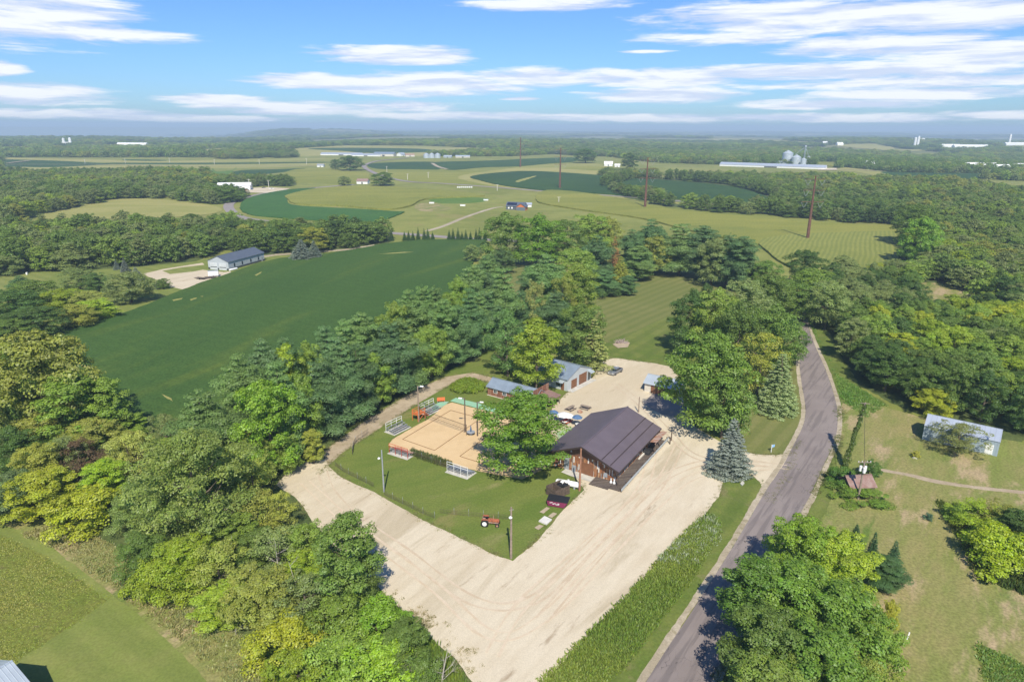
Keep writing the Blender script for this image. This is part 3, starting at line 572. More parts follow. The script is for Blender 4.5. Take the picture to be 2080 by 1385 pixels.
def pine(seed, H=15, R=3.9, size=.27, dens=2.6, low=.14, irregular=.4):
    Lv = Leaves(); rd = random.Random(seed); z = H*low; k = 0
    while z < H*.985:
        t = (z-H*low)/(H*(1-low)); Lm = R*(1-t**2.1)**.62*(.8+.2*math.sin(z*.9+seed*2)); nb = rd.choice((4, 5, 6)) if t < .8 else 4
        for j in range(nb):
            a = k*1.1+j*2*math.pi/nb+rd.uniform(-.3, .3); L = Lm*rd.uniform(1-irregular, 1.12)+.25
            for f in ((1.0, .62), (.6, .55), (.25, .5)) if L > 1.4 else ((.9, .5),):
                x = L*f[0]; rr = max(.7, L*.47)*rd.uniform(.75, 1.2)
                Lv.lump((math.cos(a)*x, math.sin(a)*x, z+L*.16*f[0]+rd.uniform(-.15, .15)), rr, int(46*dens*rr*rr/.5), size, .64, up=.6, aspect=.6, bright=rd.uniform(-.15, .2)+.06*f[0], nj=.45)
        z += H*.058*rd.uniform(.75, 1.3); k += 1
    Lv.lump((0, 0, H*.985), .4, 30, size, 1.5, aspect=.4)
    return Lv
def spruce(seed, H=12, R=2.9, size=.30, dens=1.7, low=.07, droop=.22, thin=0.0):
    Lv = Leaves(); rd = random.Random(seed); z = H*low; k = 0
    while z < H*.97:
        t = (z-H*low)/(H*(1-low)); Lm = R*(1-t)**.9*(.94+.06*math.sin(k*2.2))+.12; nb = max(5, int(10*(1-t))+4)
        for j in range(nb):
            if rd.random() < thin: continue
            a = k*.9+j*2*math.pi/nb+rd.uniform(-.2, .2); L = Lm*rd.uniform(.82, 1.1)
            for f in ((.95, 1), (.6, 1.1), (.25, .9)) if L > .9 else ((.8, 1),):
                rr = max(.22, L*.19)*f[1]; Lv.lump((math.cos(a)*L*f[0], math.sin(a)*L*f[0], z-L*droop*f[0]+rd.uniform(-.1, .1)), rr, int(15*dens+34*dens*rr*rr/.4), size, .5, up=.55, aspect=.38, bright=rd.uniform(-.1, .2), nj=.5)
        z += H*.04*rd.uniform(.85, 1.15); k += 1
    Lv.lump((0, 0, H*.97), .16, 14, size*.8, 2.2, aspect=.35); return Lv
def reduce_leaves(Lv, frac, grow):
    O = Leaves(); P = np.concatenate(Lv.P); n = len(P); k = RNG.permutation(n)[:int(n*frac)]
    O.P = [P[k]]; O.N = [np.concatenate(Lv.N)[k]]; O.S = [np.concatenate(Lv.S)[k]*grow]; O.C = [np.concatenate(Lv.C)[k]]; return O
def trunk_mesh(seed, H, r, spread, n=6, top=.7, sub=2, name='trunk', mat=None):
    mb = MB(); limbs(mb, (0, 0, -.3), H, r, n, spread, seed, top, sub); me = bpy.data.meshes.new(name); me.from_pydata(mb.v, [], mb.f); me.materials.append(mat or m_bark); return me
TP = {}
def reg(kind, Lv, H, R, tr): TP.setdefault(kind, []).append(dict(Lv=Lv, H=H, R=R, crown=Lv.mesh('crown', m_leaf), trunk=tr))
for k in range(4): reg('B', broad(10+k, 12, 4.6, 88, 21000, 1.2), 12, 4.6, trunk_mesh(k, 12, .28, 3.6))
for k in range(3): reg('T', broad(20+k, 14, 3.9, 92, 21000, 1.15, shape='tall'), 14, 3.9, trunk_mesh(k+5, 14, .28, 3.0))
for k in range(2): reg('W', broad(30+k, 11, 6.5, 140, 32000, 1.2, size=.19, low=.1, shape='wide', flat=.6), 11, 6.5, trunk_mesh(k+9, 11, .4, 5.5, 9, .7, 3))
for k in range(3): reg('L', broad(40+k, 9, 3.6, 62, 9500, .95, size=.18, low=.05, shape='round', gap=.16, flat=.9), 9, 3.6, trunk_mesh(k+12, 9, .18, 3.4, 10, .85, 4))
for k in range(3): reg('U', broad(50+k, 3.2, 3.0, 40, 10500, .8, size=.15, low=.08, shape='low'), 3.2, 3.0, trunk_mesh(k+15, 3, .1, 2, 6, .6, 2))
for k in range(4): reg('P', pine(60+k, 15, 3.9), 15, 3.7, trunk_mesh(k+18, 15, .3, 1.6, 6, .95, 0))
for k in range(2): reg('S', spruce(70+k), 12, 2.9, trunk_mesh(k+22, 12, .24, .5, 2, .95, 0))
reg('G', spruce(80, 12, 2.9, .3, 1.2, .13, .2, .3), 12, 2.9, trunk_mesh(31, 12, .22, 1.6, 14, .97, 0))
def warm(c):
    r, g, b = c[0]*2.6, c[1]*2.42, c[2]*1.6
    if c[0] < c[1]*1.35: r = min(r, g*.92)
    return (min(.5, r), min(.5, g), b)
TINT = dict(dg=(.044, .080, .028), mg=(.068, .110, .034), lg=(.098, .148, .038), yg=(.125, .175, .028), yl=(.155, .185, .028), ol=(.125, .145, .045), gg=(.098, .130, .062),
            pine=(.060, .108, .062), pin2=(.080, .132, .062), bs=(.27, .32, .27), sg=(.12, .155, .105), rust=(.17, .095, .055), rb=(.13, .1, .07), br=(.075, .055, .045), blk=(.03, .065, .04), gold=(.28, .22, .04))
TINT = {k: (warm(v) if k != 'bs' else v) for k, v in TINT.items()}
KNAME = dict(B='deciduous_tree', T='deciduous_tree', W='willow_tree', L='young_tree', U='bush', P='pine_tree', S='spruce_tree', G='spruce_tree')
KCAT = dict(B='tree', T='tree', W='tree', L='tree', U='bush', P='pine tree', S='spruce tree', G='spruce tree')
TREES = []
def tree(x, y, h, r, kind, tint, label, group=None, z=None, rot=None, fromr=None):
    tp = random.choice(TP[kind]); z = float(terr(x, y)) if z is None else z
    rt = empty(KNAME[kind], (x, y, z), random.uniform(0, 6.28) if rot is None else rot, label, KCAT[kind], group)
    sx = r/tp['R']; sz = h/tp['H']; tint = TINT[tint] if isinstance(tint, str) else warm(tint)
    jit = [random.uniform(.88, 1.13)]*3; jit = [j*random.uniform(.97, 1.03) for j in jit]
    c = bpy.data.objects.new('crown', tp['crown']); c.color = (*[min(1, t*j) for t, j in zip(tint, jit)], 1); t = bpy.data.objects.new('trunk', tp['trunk'])
    aa = random.uniform(.88, 1.14)
    for o in (c, t): col.objects.link(o); o.parent = rt; o.scale = (sx*aa, sx/aa, sz)
    TREES.append((x, y, h, r)); return rt
def ttop(px, py, h, w, kind, tint, label, group=None):          # crown tip seen at px,py; h is its height in metres, or (over 100) the pixel row of its foot
    if h > 100: h = topheight(px+(1040-px)*(h-py)/4500, h, py)
    x, y = G(px, py, h); d = math.hypot(x, y, ) ; D = math.sqrt(x*x+y*y+(CH-h/2)**2); r = w/2/FPX*D*.97
    return tree(x, y, h, r, kind, tint, label, group)

# trees with a look of their own (crown tip pixel, height, crown width in pixels)
NEAR = [
 (1064, 799, 15.5, 172, 'B', (.070, .122, .024), 'big round leafy green tree between the sand court and the brown-roofed barn'),
 (1090, 648, 795, 98, 'T', 'yg', 'bright yellow green tree behind the gray two-door garage'),
 (1180, 620, 742, 120, 'B', 'mg', 'broad green tree behind the garage beside the gray spruce'),
 (1208, 645, 752, 84, 'G', (.15, .175, .095), 'thin gray green spruce at the right corner of the gray garage'),
 (1032, 632, 765, 95, 'L', (.06, .115, .045), 'loose dark green tree left of the bright yellow green tree'),
 (1048, 700, 7, 80, 'B', 'mg', 'low green tree at the back of the long wooden shed'),
 (1097, 627, 9, 26, 'S', 'bs', 'small narrow blue spruce tip above the yellow green tree'),
 (1084, 572, 690, 62, 'L', (.19, .16, .07), 'tree with rusty brown leaves among the pines'),
 (1176, 536, 655, 76, 'T', 'lg', 'bright green tree left of the striped mown field'),
 (1146, 560, 665, 60, 'L', 'ol', 'olive loose tree beside the bright green tree'),
 (1110, 516, 655, 74, 'P', 'pin2', 'sparse pine with a bare pale trunk above the rusty tree'),
 (1128, 590, 690, 60, 'P', 'pine', 'dark pine below the sparse pine with the bare trunk'),
 (1076, 540, 610, 42, 'P', 'pine', 'narrow dark pine left of the sparse pine'),
 (1170, 503, 600, 84, 'B', 'lg', 'light green tree in front of the back pines'),
 (1027, 433, 540, 88, 'B', 'mg', 'leftmost large tree of the back grove above the field corner'),
 (1096, 440, 540, 100, 'B', (.075, .14, .024), 'second large round tree of the back grove'),
 (1146, 446, 530, 76, 'B', 'mg', 'third large tree of the back grove'),
 (1200, 436, 520, 88, 'B', 'lg', 'pale green tree at the middle of the back grove'),
 (1236, 440, 515, 60, 'B', 'ol', 'small olive tree right of the pale green grove tree'),
 (1215, 478, 580, 62, 'P', 'pine', 'dark pine left of the rusty dying spruce'),
 (1250, 478, 575, 40, 'G', 'rust', 'tall rusty brown dying spruce'),
 (1262, 520, 585, 56, 'S', (.19, .185, .055), 'yellowing spruce below the rusty dying one'),
 (1284, 466, 560, 58, 'P', 'pine', 'dark pine right of the rusty dying spruce'),
 (1325, 445, 555, 66, 'P', 'pine', 'tallest dark pine at the back of the grove'),
 (1330, 476, 560, 62, 'B', 'ol', 'olive tree in front of the tallest dark pine'),
 (1300, 500, 570, 60, 'P', 'pin2', 'green pine at the edge of the striped mown field'),
 (1275, 560, 600, 40, 'P', 'pine', 'short dark pine beside the striped field edge'),
 (1230, 550, 600, 58, 'P', 'pine', 'dark spreading pine leaning over a fallen branch'),
 (1225, 575, 602, 60, 'U', 'dg', 'low dark shrub at the left edge of the striped field'),
 (1386, 456, 560, 72, 'P', 'pin2', 'full green pine at the top of the striped field'),
 (1432, 460, 565, 62, 'P', 'pine', 'dark pine behind the gray green tree'),
 (1452, 484, 580, 72, 'B', 'gg', 'gray green round tree at the top right of the striped field'),
 (1484, 474, 580, 52, 'P', 'pine', 'dark pine right of the gray green round tree'),
 (1512, 482, 590, 74, 'P', 'pine', 'large dark pine at the right end of the back row'),
 (1355, 480, 545, 34, 'P', 'pine', 'slim pine closing the gap in the back row'),
 (958, 497, 532, 34, 'B', 'gg', 'lone gray green tree in the soybean field corner'),
 (977, 493, 515, 14, 'S', 'sg', 'tiny spruce beside the lone gray green tree'),
 (1020, 508, 555, 52, 'B', (.05, .085, .04), 'dark gray green tree on the small grass patch'),
 (988, 528, 572, 44, 'B', (.055, .09, .04), 'low dark bush-like tree at the soybean edge'),
 (996, 512, 545, 16, 'S', 'sg', 'narrow spruce behind the low dark tree at the soybean edge'),
 (1022, 546, 690, 76, 'P', 'pin2', 'big pine where the windbreak meets the grove'),
 (1060, 590, 690, 50, 'P', 'pine', 'pine between the windbreak and the rusty tree'),
 # right-hand cluster
 (1436, 576, 640, 30, 'T', 'dg', 'small dark treetop at the edge of the striped field'),
 (1412, 592, 720, 92, 'B', 'dg', 'dark green tree at the right edge of the striped field'),
 (1462, 590, 730, 100, 'B', 'lg', 'yellow green maple behind the small tin-roofed garage'),
 (1520, 566, 690, 92, 'B', 'gg', 'gray green tree above the road cluster'),
 (1570, 556, 660, 84, 'B', 'mg', 'green tree where the road disappears'),
 (1600, 570, 650, 96, 'B', 'mg', 'green tree leaning over the far road bend'),
 (1510, 618, 760, 104, 'B', 'mg', 'dense green tree in the middle of the road cluster'),
 (1580, 626, 760, 100, 'B', 'mg', 'wide green tree overhanging the road'),
 (1655, 545, 640, 80, 'B', 'lg', 'light green tree right of where the road disappears'),
 (1560, 530, 600, 70, 'B', 'mg', 'green tree between the back pines and the corn rows'),
 (1690, 570, 670, 80, 'B', 'gg', 'gray green tree above the far road bend'),
 (1612, 650, 740, 60, 'B', 'dg', 'dark low tree at the road edge above the big spruce'),
 (1552, 678, 800, 100, 'L', (.17, .17, .04), 'yellow olive tree between the big green tree and the dark spruce'),
 (1450, 678, 872, 172, 'B', (.085, .138, .038), 'large light green tree shading the small garage apron'),
 (1480, 745, 890, 100, 'B', 'mg', 'lower green tree at the foot of the large light green one'),
 (1592, 712, 836, 88, 'S', 'sg', 'big dense gray green spruce beside the road bend'),
 (1493, 848, 962, 84, 'S', 'bs', 'blue spruce standing at the entrance drive'),
 # grove in the bottom left
 (62, 672, 900, 170, 'B', 'ol', 'huge olive green tree at the far left of the soybean field'),
 (20, 700, 900, 90, 'B', 'mg', 'green tree at the left photo edge beside the huge olive tree'),
 (140, 758, 915, 130, 'T', 'lg', 'light green tree at the lower left corner of the soybean field'),
 (208, 768, 900, 76, 'T', (.12, .18, .05), 'pale light green tree touching the soybean field corner'),
 (30, 790, 9, 100, 'L', (.12, .10, .055), 'brownish tree at the left photo edge'),
 (100, 830, 9, 110, 'B', 'ol', 'olive tree below the light green corner tree'),
 (175, 855, 8, 100, 'B', 'ol', 'rounded olive tree right of the brown tree'),
 (252, 838, 6, 80, 'T', 'lg', 'low bright green tree beside the soybean edge'),
 (120, 890, 8, 90, 'W', 'gg', 'gray green tree behind the brown and yellow trees'),
 (68, 905, 8.5, 90, 'B', (.17, .165, .045), 'golden topped tree on the left above the meadow'),
 (72, 960, 8, 110, 'B', 'yl', 'yellow green tree on the left above the meadow'),
 (150, 898, 7.5, 100, 'L', 'br', 'brown withered tree between two yellow trees'),
 (205, 935, 8, 84, 'T', (.13, .19, .028), 'vivid lime green tree right of the brown tree'),
 (175, 1000, 5.5, 150, 'U', 'yl', 'spreading yellow green shrub at the meadow edge'),
 (20, 870, 9, 80, 'B', 'dg', 'dark green tree at the left photo edge'),
 (18, 960, 8, 90, 'B', (.06, .09, .05), 'dull dark green tree at the left photo edge above the meadow'),
 (255, 880, 9, 90, 'L', (.19, .19, .07), 'straw yellow loose tree behind the willow'),
 (375, 878, 1090, 262, 'W', (.10, .135, .05), 'huge gray green willow with a dark trunk'),
 (300, 975, 8, 150, 'W', (.085, .125, .05), 'lower left limb mass of willow-like gray green tree'),
 (498, 890, 9, 110, 'W', (.11, .14, .045), 'olive willow-like tree right of the huge willow'),
 (402, 792, 960, 110, 'P', 'pin2', 'leftmost pine of the windbreak'),
 (330, 840, 8, 70, 'L', 'gg', 'gray green tree between the leftmost pine and the willow'),
 (532, 774, 960, 128, 'B', (.105, .175, .03), 'large bright green maple in the windbreak'),
 (580, 700, 860, 74, 'T', (.15, .21, .035), 'yellow green treetop rising behind the windbreak pines'),
 (572, 886, 960, 64, 'B', 'lg', 'green tree at the corner where the track meets the lot'),
 (632, 872, 7, 46, 'T', (.16, .17, .045), 'small yellow olive tree where the track meets the lot'),
 (505, 935, 7.5, 80, 'L', (.20, .19, .06), 'yellow tan tree left of the lot'),
 (560, 1005, 6.5, 78, 'L', (.19, .19, .055), 'straw yellow tree at the left tip of the lot'),
 (520, 1000, 7, 100, 'L', 'ol', 'olive loose tree left of the lot tip'),
 (470, 1050, 6.5, 100, 'T', 'lg', 'low green tree in front of the willow trunk'),
 (360, 1100, 7, 120, 'B', 'yg', 'yellow green tree below the willow trunk'),
 (285, 1090, 7, 100, 'B', 'mg', 'green tree at the meadow edge below the willow'),
 (310, 1150, 5, 110, 'U', 'yg', 'yellow green shrub mass at the meadow edge'),
 (440, 1112, 7, 110, 'L', (.18, .17, .055), 'tan olive tree above the meadow'),
 (560, 1080, 8, 130, 'L', 'gg', 'gray green ragged tree with bare twigs'),
 (618, 1066, 7.5, 84, 'B', 'lg', 'light green tree at the lot edge'),
 (700, 1046, 1235, 124, 'T', 'mg', 'tall dense green tree casting its shadow on the lot'),
 (732, 1125, 7.5, 70, 'B', 'mg', 'green side crown beside the tall dense tree'),
 (520, 1170, 7, 140, 'B', 'ol', 'olive tree in the bottom thicket'),
 (620, 1170, 7, 120, 'L', 'gg', 'gray green tree wrapped in dead branches'),
 (455, 1195, 5, 100, 'B', 'yg', 'yellow green tree above the bottom meadow edge'),
 (585, 1262, 4.5, 150, 'U', (.17, .185, .03), 'bright yellow shrub in the bottom thicket'),
 (680, 1225, 5, 140, 'U', 'lg', 'light green shrub below the tall dense tree'),
 (760, 1235, 4, 150, 'U', (.10, .18, .03), 'low vine-covered shrub beside the grass strip'),
 (820, 1272, 5.5, 96, 'B', 'mg', 'dark leafy bush near the lower lot edge'),
 (690, 1300, 4.5, 160, 'U', 'lg', 'vine-covered mound at the bottom'),
 (770, 1320, 4.5, 160, 'U', (.12, .19, .03), 'light green vine mound at the bottom centre left'),
 (600, 1330, 3.5, 130, 'U', 'yg', 'yellow green shrub at the bottom edge of the thicket'),
 (858, 1342, 4, 90, 'U', 'mg', 'green bush at the bottom beside the lot'),
 # right foreground
 (1640, 1062, 10, 140, 'B', (.10, .155, .028), 'first yellow green tree of the foreground cluster'),
 (1715, 1090, 9, 120, 'B', 'yg', 'yellow topped tree of the foreground cluster'),
 (1545, 1138, 11, 130, 'T', (.06, .12, .03), 'dark green tree casting its shadow on the road'),
 (1620, 1150, 11, 170, 'B', (.075, .13, .03), 'broad green tree in the middle of the foreground cluster'),
 (1710, 1190, 11, 170, 'B', (.075, .13, .032), 'large green tree at the centre of the foreground cluster'),
 (1570, 1250, 10.5, 160, 'B', 'mg', 'big green tree leaning over the lower road'),
 (1680, 1295, 10.5, 180, 'B', (.07, .12, .03), 'large olive green tree at the bottom of the cluster'),
 (1780, 1250, 9, 110, 'B', (.09, .14, .035), 'green tree at the meadow side of the cluster'),
 (1580, 1350, 9, 170, 'B', (.08, .12, .035), 'lowest green tree at the bottom photo edge'),
 (1770, 1340, 7, 110, 'L', 'ol', 'sparse olive tree at the bottom photo edge'),
 (1812, 1225, 4, 34, 'U', (.30, .22, .04), 'small golden shrub beside the meadow'),
 (1742, 1064, 3, 24, 'S', 'blk', 'small dark spruce at the top of the foreground cluster'),
 (1780, 1080, 5.5, 32, 'S', 'blk', 'tall narrow dark spruce beside the meadow'),
 (1822, 1096, 5.5, 34, 'S', 'blk', 'dark spruce standing furthest into the meadow'),
 (1806, 1132, 5, 60, 'P', (.035, .07, .035), 'dark bushy pine at the right of the cluster'),
 (1955, 862, 5.8, 92, 'L', (.13, .12, .06), 'olive brown tree in front of the light blue shed'),
 (1888, 1044, 1.0, 16, 'U', (.04, .08, .07), 'tiny round dark shrub alone on the meadow'),
 (1862, 917, 1.2, 18, 'U', (.30, .26, .05), 'small yellow flowering shrub on the meadow'),
 (1990, 1022, 4, 90, 'L', 'yg', 'yellow green thicket at the right photo edge'),
 (2050, 1030, 4.5, 90, 'L', 'ol', 'olive thicket at the right photo edge'),
 (2045, 1085, 5, 150, 'U', (.15, .21, .025), 'lime green bush mass at the right photo edge'),
 (1950, 1030, 2, 60, 'U', 'lg', 'low green bush left of the right-hand thicket'),
 (2078, 1040, 6, 70, 'B', 'dg', 'dark tree cut off by the right photo edge'),
 (1720, 955, 3, 60, 'U', (.06, .12, .03), 'vine heap at the left of the ruined shed'),
 (1770, 938, 3, 44, 'U', (.05, .10, .03), 'dark vine heap behind the ruined shed'),
 (1740, 988, 1.6, 110, 'U', (.08, .13, .03), 'weeds in front of the ruined shed'),
 (1905, 790, 6, 70, 'B', 'yl', 'yellow green tree behind the light blue shed'),
 # around the far left barn
 (610, 486, 527, 50, 'S', 'bs', 'large blue spruce right of the gray barn'),
 (636, 488, 524, 34, 'S', 'bs', 'smaller blue spruce beside the large blue one'),
 (234, 527, 4.5, 12, 'S', 'bs', 'tiny blue spruce at the wood edge left of the barn'),
 (250, 524, 6, 18, 'S', 'bs', 'small blue spruce at the wood edge left of the barn'),
 (274, 543, 6, 30, 'S', 'bs', 'blue spruce left of the gravel yard'),
 (222, 612, 4, 22, 'S', 'bs', 'blue spruce at the edge of the left grove'),
 (318, 571, 3, 16, 'S', 'bs', 'short blue spruce at the end of the gravel yard'),
 (330, 566, 4, 24, 'B', 'mg', 'small round tree beside the short blue spruce'),
 (257, 552, 615, 74, 'B', 'gg', 'gray green tree left of the gravel yard'),
 (155, 545, 8, 70, 'W', 'gg', 'gray green tree on the left grass'),
 (190, 556, 7, 50, 'B', (.06, .1, .04), 'dark tree at the middle of the left grove'),
 (120, 588, 8, 80, 'B', 'yg', 'yellow green tree of the left grove'),
 (170, 592, 7, 60, 'B', (.18, .17, .06), 'tan green tree of the left grove'),
 (190, 610, 6, 70, 'B', 'yg', 'lower yellow green tree of the left grove'),
 (150, 620, 7, 70, 'B', (.15, .175, .05), 'pale tree at the front of the left grove'),
 (60, 570, 10, 80, 'B', 'mg', 'green tree of the left grove'),
 (37, 560, 9, 36, 'P', 'pine', 'dark pine tip in the left grove'),
 (15, 590, 10, 90, 'B', 'dg', 'dark tree at the left photo edge above the soybean field'),
 (60, 625, 9, 90, 'B', 'dg', 'dark green tree at the front of the left grove'),
 (8, 650, 7, 90, 'B', 'mg', 'green tree at the left photo edge beside the olive giant'),
 (632, 462, 512, 62, 'B', (.19, .17, .04), 'golden yellow tree at the far side of the soybean field'),
 (1, 520, 8, 60, 'B', 'gg', 'gray green tree at the left photo edge by the grass'),
 (778, 350, 378, 46, 'B', 'mg', 'round tree beside the small white farmhouse'),
 (698, 358, 378, 24, 'B', 'gg', 'gray tree left of the small white farmhouse'),
 (710, 315, 345, 50, 'B', 'dg', 'dark tree clump left of the curving far road'),
 (680, 322, 343, 18, 'B', 'dg', 'dark tree left of the tree clump by the far road'),
 (452, 378, 412, 50, 'B', 'mg', 'tree in front of the white buildings by the far road'),
 (1190, 303, 334, 40, 'B', 'dg', 'dark tree left of the small white barn'),
 (1280, 312, 346, 34, 'B', 'dg', 'dark tree right of the small white barn'),
 (1640, 508, 585, 70, 'B', 'dg', 'dark tree at the lower edge of the corn rows'),
 (1868, 415, 500, 80, 'B', 'mg', 'large tree at the right end of the corn rows'),
 (1880, 440, 540, 70, 'B', (.08, .14, .03), 'green tree below the large tree at the end of the corn rows'),
]
for a in NEAR: ttop(*a)
# windbreak pines in two rows along the dirt track
def along(px, k):
    P = cr([G(*p) for p in px], False, 30); P = np.array(P); s = np.concatenate([[0], np.cumsum(np.hypot(*np.diff(P, axis=0).T))]); n = int(s[-1]//k)
    return [np.array([np.interp(q, s, P[:, 0]), np.interp(q, s, P[:, 1])]) for q in np.arange(n)*k+k*.5]
ORD = ['first', 'second', 'third', 'fourth', 'fifth', 'sixth', 'seventh', 'eighth', 'ninth', 'tenth', 'eleventh', 'twelfth', 'thirteenth', 'fourteenth', 'fifteenth', 'sixteenth', 'seventeenth', 'eighteenth', 'nineteenth', 'twentieth'] + ['twenty-' + q for q in ('first', 'second', 'third', 'fourth', 'fifth', 'sixth', 'seventh', 'eighth', 'ninth')]
row1 = along([(560, 945), (640, 893), (700, 866), (785, 815), (870, 768), (960, 725), (1000, 690)], 5.6)
row2 = along([(480, 915), (600, 850), (700, 800), (780, 762), (880, 712), (960, 668), (1005, 625)], 6.2)
for i, p in enumerate(row1):
    k = 'B' if i in (1, 5, 8, 9) else 'P'
    tree(p[0], p[1], (14 if k == 'B' else 17.5)+random.uniform(-1.5, 2), 3.9+random.uniform(-.3, .5), k, 'lg' if k == 'B' else random.choice(('pine', 'pin2')), '%s %s from the lot in the front row of the windbreak along the track' % (ORD[i], 'leafy tree' if k == 'B' else 'pine'), 'trees of the windbreak along the track')
for i, p in enumerate(row2):
    k = random.choice('BT') if i in (3, 7, 8, 12, 13) else 'P'
    tree(p[0], p[1], (16 if k != 'P' else 18.5)+random.uniform(-1.5, 2), 4.0+random.uniform(-.3, .5), k, 'lg' if k != 'P' else random.choice(('pine', 'pin2', 'pin2')), '%s %s from the lot in the back row of the windbreak beside the soybeans' % (ORD[i], 'leafy tree' if k != 'P' else 'pine'), 'trees of the windbreak along the track')
# the row of small evergreens beyond the soybean field
n = 0
for x in list(range(820, 890, 10))+[780, 797, 760]+list(range(912, 985, 9)):
    tree(*G(x+random.uniform(-2, 2), 489), random.uniform(5.0, 7.5), 1.5, 'S', (.035, .075, .035), '%s small evergreen in the row between the soybean field and the far road' % ('left-hand' if x < 900 else 'right-hand'), '%s row of small evergreens by the far road' % ('left' if x < 900 else 'right'))

# dead and bare trees
def deadtree(px, py, h, spread, label, seed, lean=0, mat=None, many=8):
    x, y = G(px, py); mb = MB(); limbs(mb, (0, 0, -.2), h, h*.016, many, spread, seed, .95, 6)
    o = mb.build('dead_tree', mat or m_dead, None, (x, y, float(terr(x, y))), (0, lean, 0)); props(o, label, 'dead tree'); return o
deadtree(296, 528, 9, 3, 'bare pale tree at the wood edge left of the gray barn', 1)
deadtree(560, 1210, 9, 4, 'bare gray branching tree inside the thicket', 2, .1)
deadtree(618, 1240, 8, 3, 'second bare gray tree inside the thicket', 3, -.15)
deadtree(470, 1150, 6, 3, 'bleached dead branches above the meadow', 4, .2)
deadtree(895, 1400, 6.5, 2.6, 'thin bare tree at the bottom lot edge', 5, .12, None, 9)
deadtree(840, 1395, 3.2, 3.2, 'gray leafless bush at the bottom photo edge', 6, 0, None, 22)
deadtree(720, 1262, 5.5, 1.5, 'white slanting dead trunk below the tall dense tree', 7, .75, None, 3)
deadtree(480, 1290, 3, 3.0, 'gray dead brush at the bottom meadow edge', 8, 0, None, 16)
deadtree(160, 985, 5.0, 3, 'dead branches inside the brown withered tree', 12, 0)
deadtree(1255, 560, 8, 2.5, 'fallen pale snag beside the dark pines', 9, .9, None, 5)
deadtree(1970, 560, 8, 3, 'bare pale tree in the right-hand wood', 10)
deadtree(1690, 440, 12, 5, 'bare tree in the wood behind the nearest pylon', 11)

# scattered individuals: fill the groves, nearest first, up to the limit
POOL = []
def scatter(px, pitch, fn, key, clear=1.0):
    B = np.array([G(*p) for p in px]); x0, y0 = B.min(0); x1, y1 = B.max(0); out = []
    for gy in np.arange(y0, y1, pitch*.87):
        for gx in np.arange(x0+(int(gy/pitch/.87) % 2)*pitch/2, x1, pitch):
            x = gx+random.uniform(-.35, .35)*pitch; y = gy+random.uniform(-.35, .35)*pitch
            if not inpoly(np.array([x]), np.array([y]), B)[0]: continue
            u, v = project(x, y, 0)
            if u < -140 or u > 2220 or v > 1460: continue
            if clear and any((x-a)**2+(y-b)**2 < ((r+pitch*.45)*clear*.62)**2 for a, b, h, r in TREES if abs(x-a) < 14): continue
            out.append((x, y, float(u), float(v)))
    return out
GROVE = [(0, 860), (100, 880), (200, 900), (310, 935), (440, 950), (510, 925), (540, 955), (525, 990), (585, 1075), (655, 1150), (735, 1225), (800, 1295), (870, 1360), (910, 1440), (700, 1440), (560, 1335), (440, 1235), (300, 1185), (235, 1092), (130, 1045), (0, 1025)]
mixg = ['mg', 'lg', 'ol', 'gg', 'yg', 'mg', 'lg', (.19, .18, .055)]
words = {'mg': 'green', 'lg': 'light green', 'ol': 'olive', 'gg': 'gray green', 'yg': 'yellow green', 'dg': 'dark green', 'yl': 'yellow'}
def wd_(t): return words.get(t, 'tan') if isinstance(t, str) else 'tan green'
for x, y, u, v in scatter(GROVE, 5.6, None, 'grove', 1.0):
    t = random.choice(mixg); h = random.uniform(4.2, 7.2) if v < 1240 else random.uniform(2, 4)
    tree(x, y, h, random.uniform(2.4, 3.3), random.choice('BTLBU') if v < 1240 else 'U', t, '%s understorey tree filling the bottom left grove' % wd_(t), '%s understorey trees of the bottom left grove' % wd_(t))
RW = [(1648, 610), (1700, 575), (1815, 575), (1845, 600), (1880, 640), (1960, 665), (2010, 640), (2000, 600), (1940, 580), (1860, 560), (1850, 530), (2200, 540), (2200, 905), (1960, 862), (1885, 835), (1800, 800), (1748, 765), (1705, 705), (1668, 645)]
cand = scatter(RW, 7.0, None, 'rightwood', 0.8)
cand.sort(key=lambda c: c[0]**2+c[1]**2)
allow = 292-sum(1 for o in bpy.data.objects if o.name.startswith('deciduous_tree'))
RWREST = []
for i, (x, y, u, v) in enumerate(cand):
    f = mnoise.noise((x/28, y/28, 1.5)); t = 'yg' if f > .28 else ('lg' if f > .08 else ('mg' if f > -.15 else ('dg' if f > -.35 else 'gg')))
    if random.random() < .15: t = random.choice(('gg', 'yl', 'dg'))
    if 1820 < u < 2090 and v > 820: t = random.choice(('mg', 'dg', 'lg'))
    if i < allow:
        band = 'at the roadside bend' if v > 790 else ('halfway up' if v > 680 else 'near the corn rows')
        where = 'behind the light blue shed' if (u > 1840 and v > 780) else (('along the road side ' if u < 1780 else ('in the middle ' if u < 1940 else 'at the photo edge '))+band)
        hh = random.uniform(8, 12); rr = random.uniform(3.8, 5.0); sz = ('tall ' if hh > 10 else 'low ')+('wide ' if rr > 4.4 else 'slim ')
        tree(x, y, hh, rr, random.choice('BBT'), t, '%s%s tree in right wood %s' % (sz, wd_(t), where), '%s%s trees of the right-hand wood %s' % (sz, wd_(t), where))
    else: RWREST.append((x, y, t))

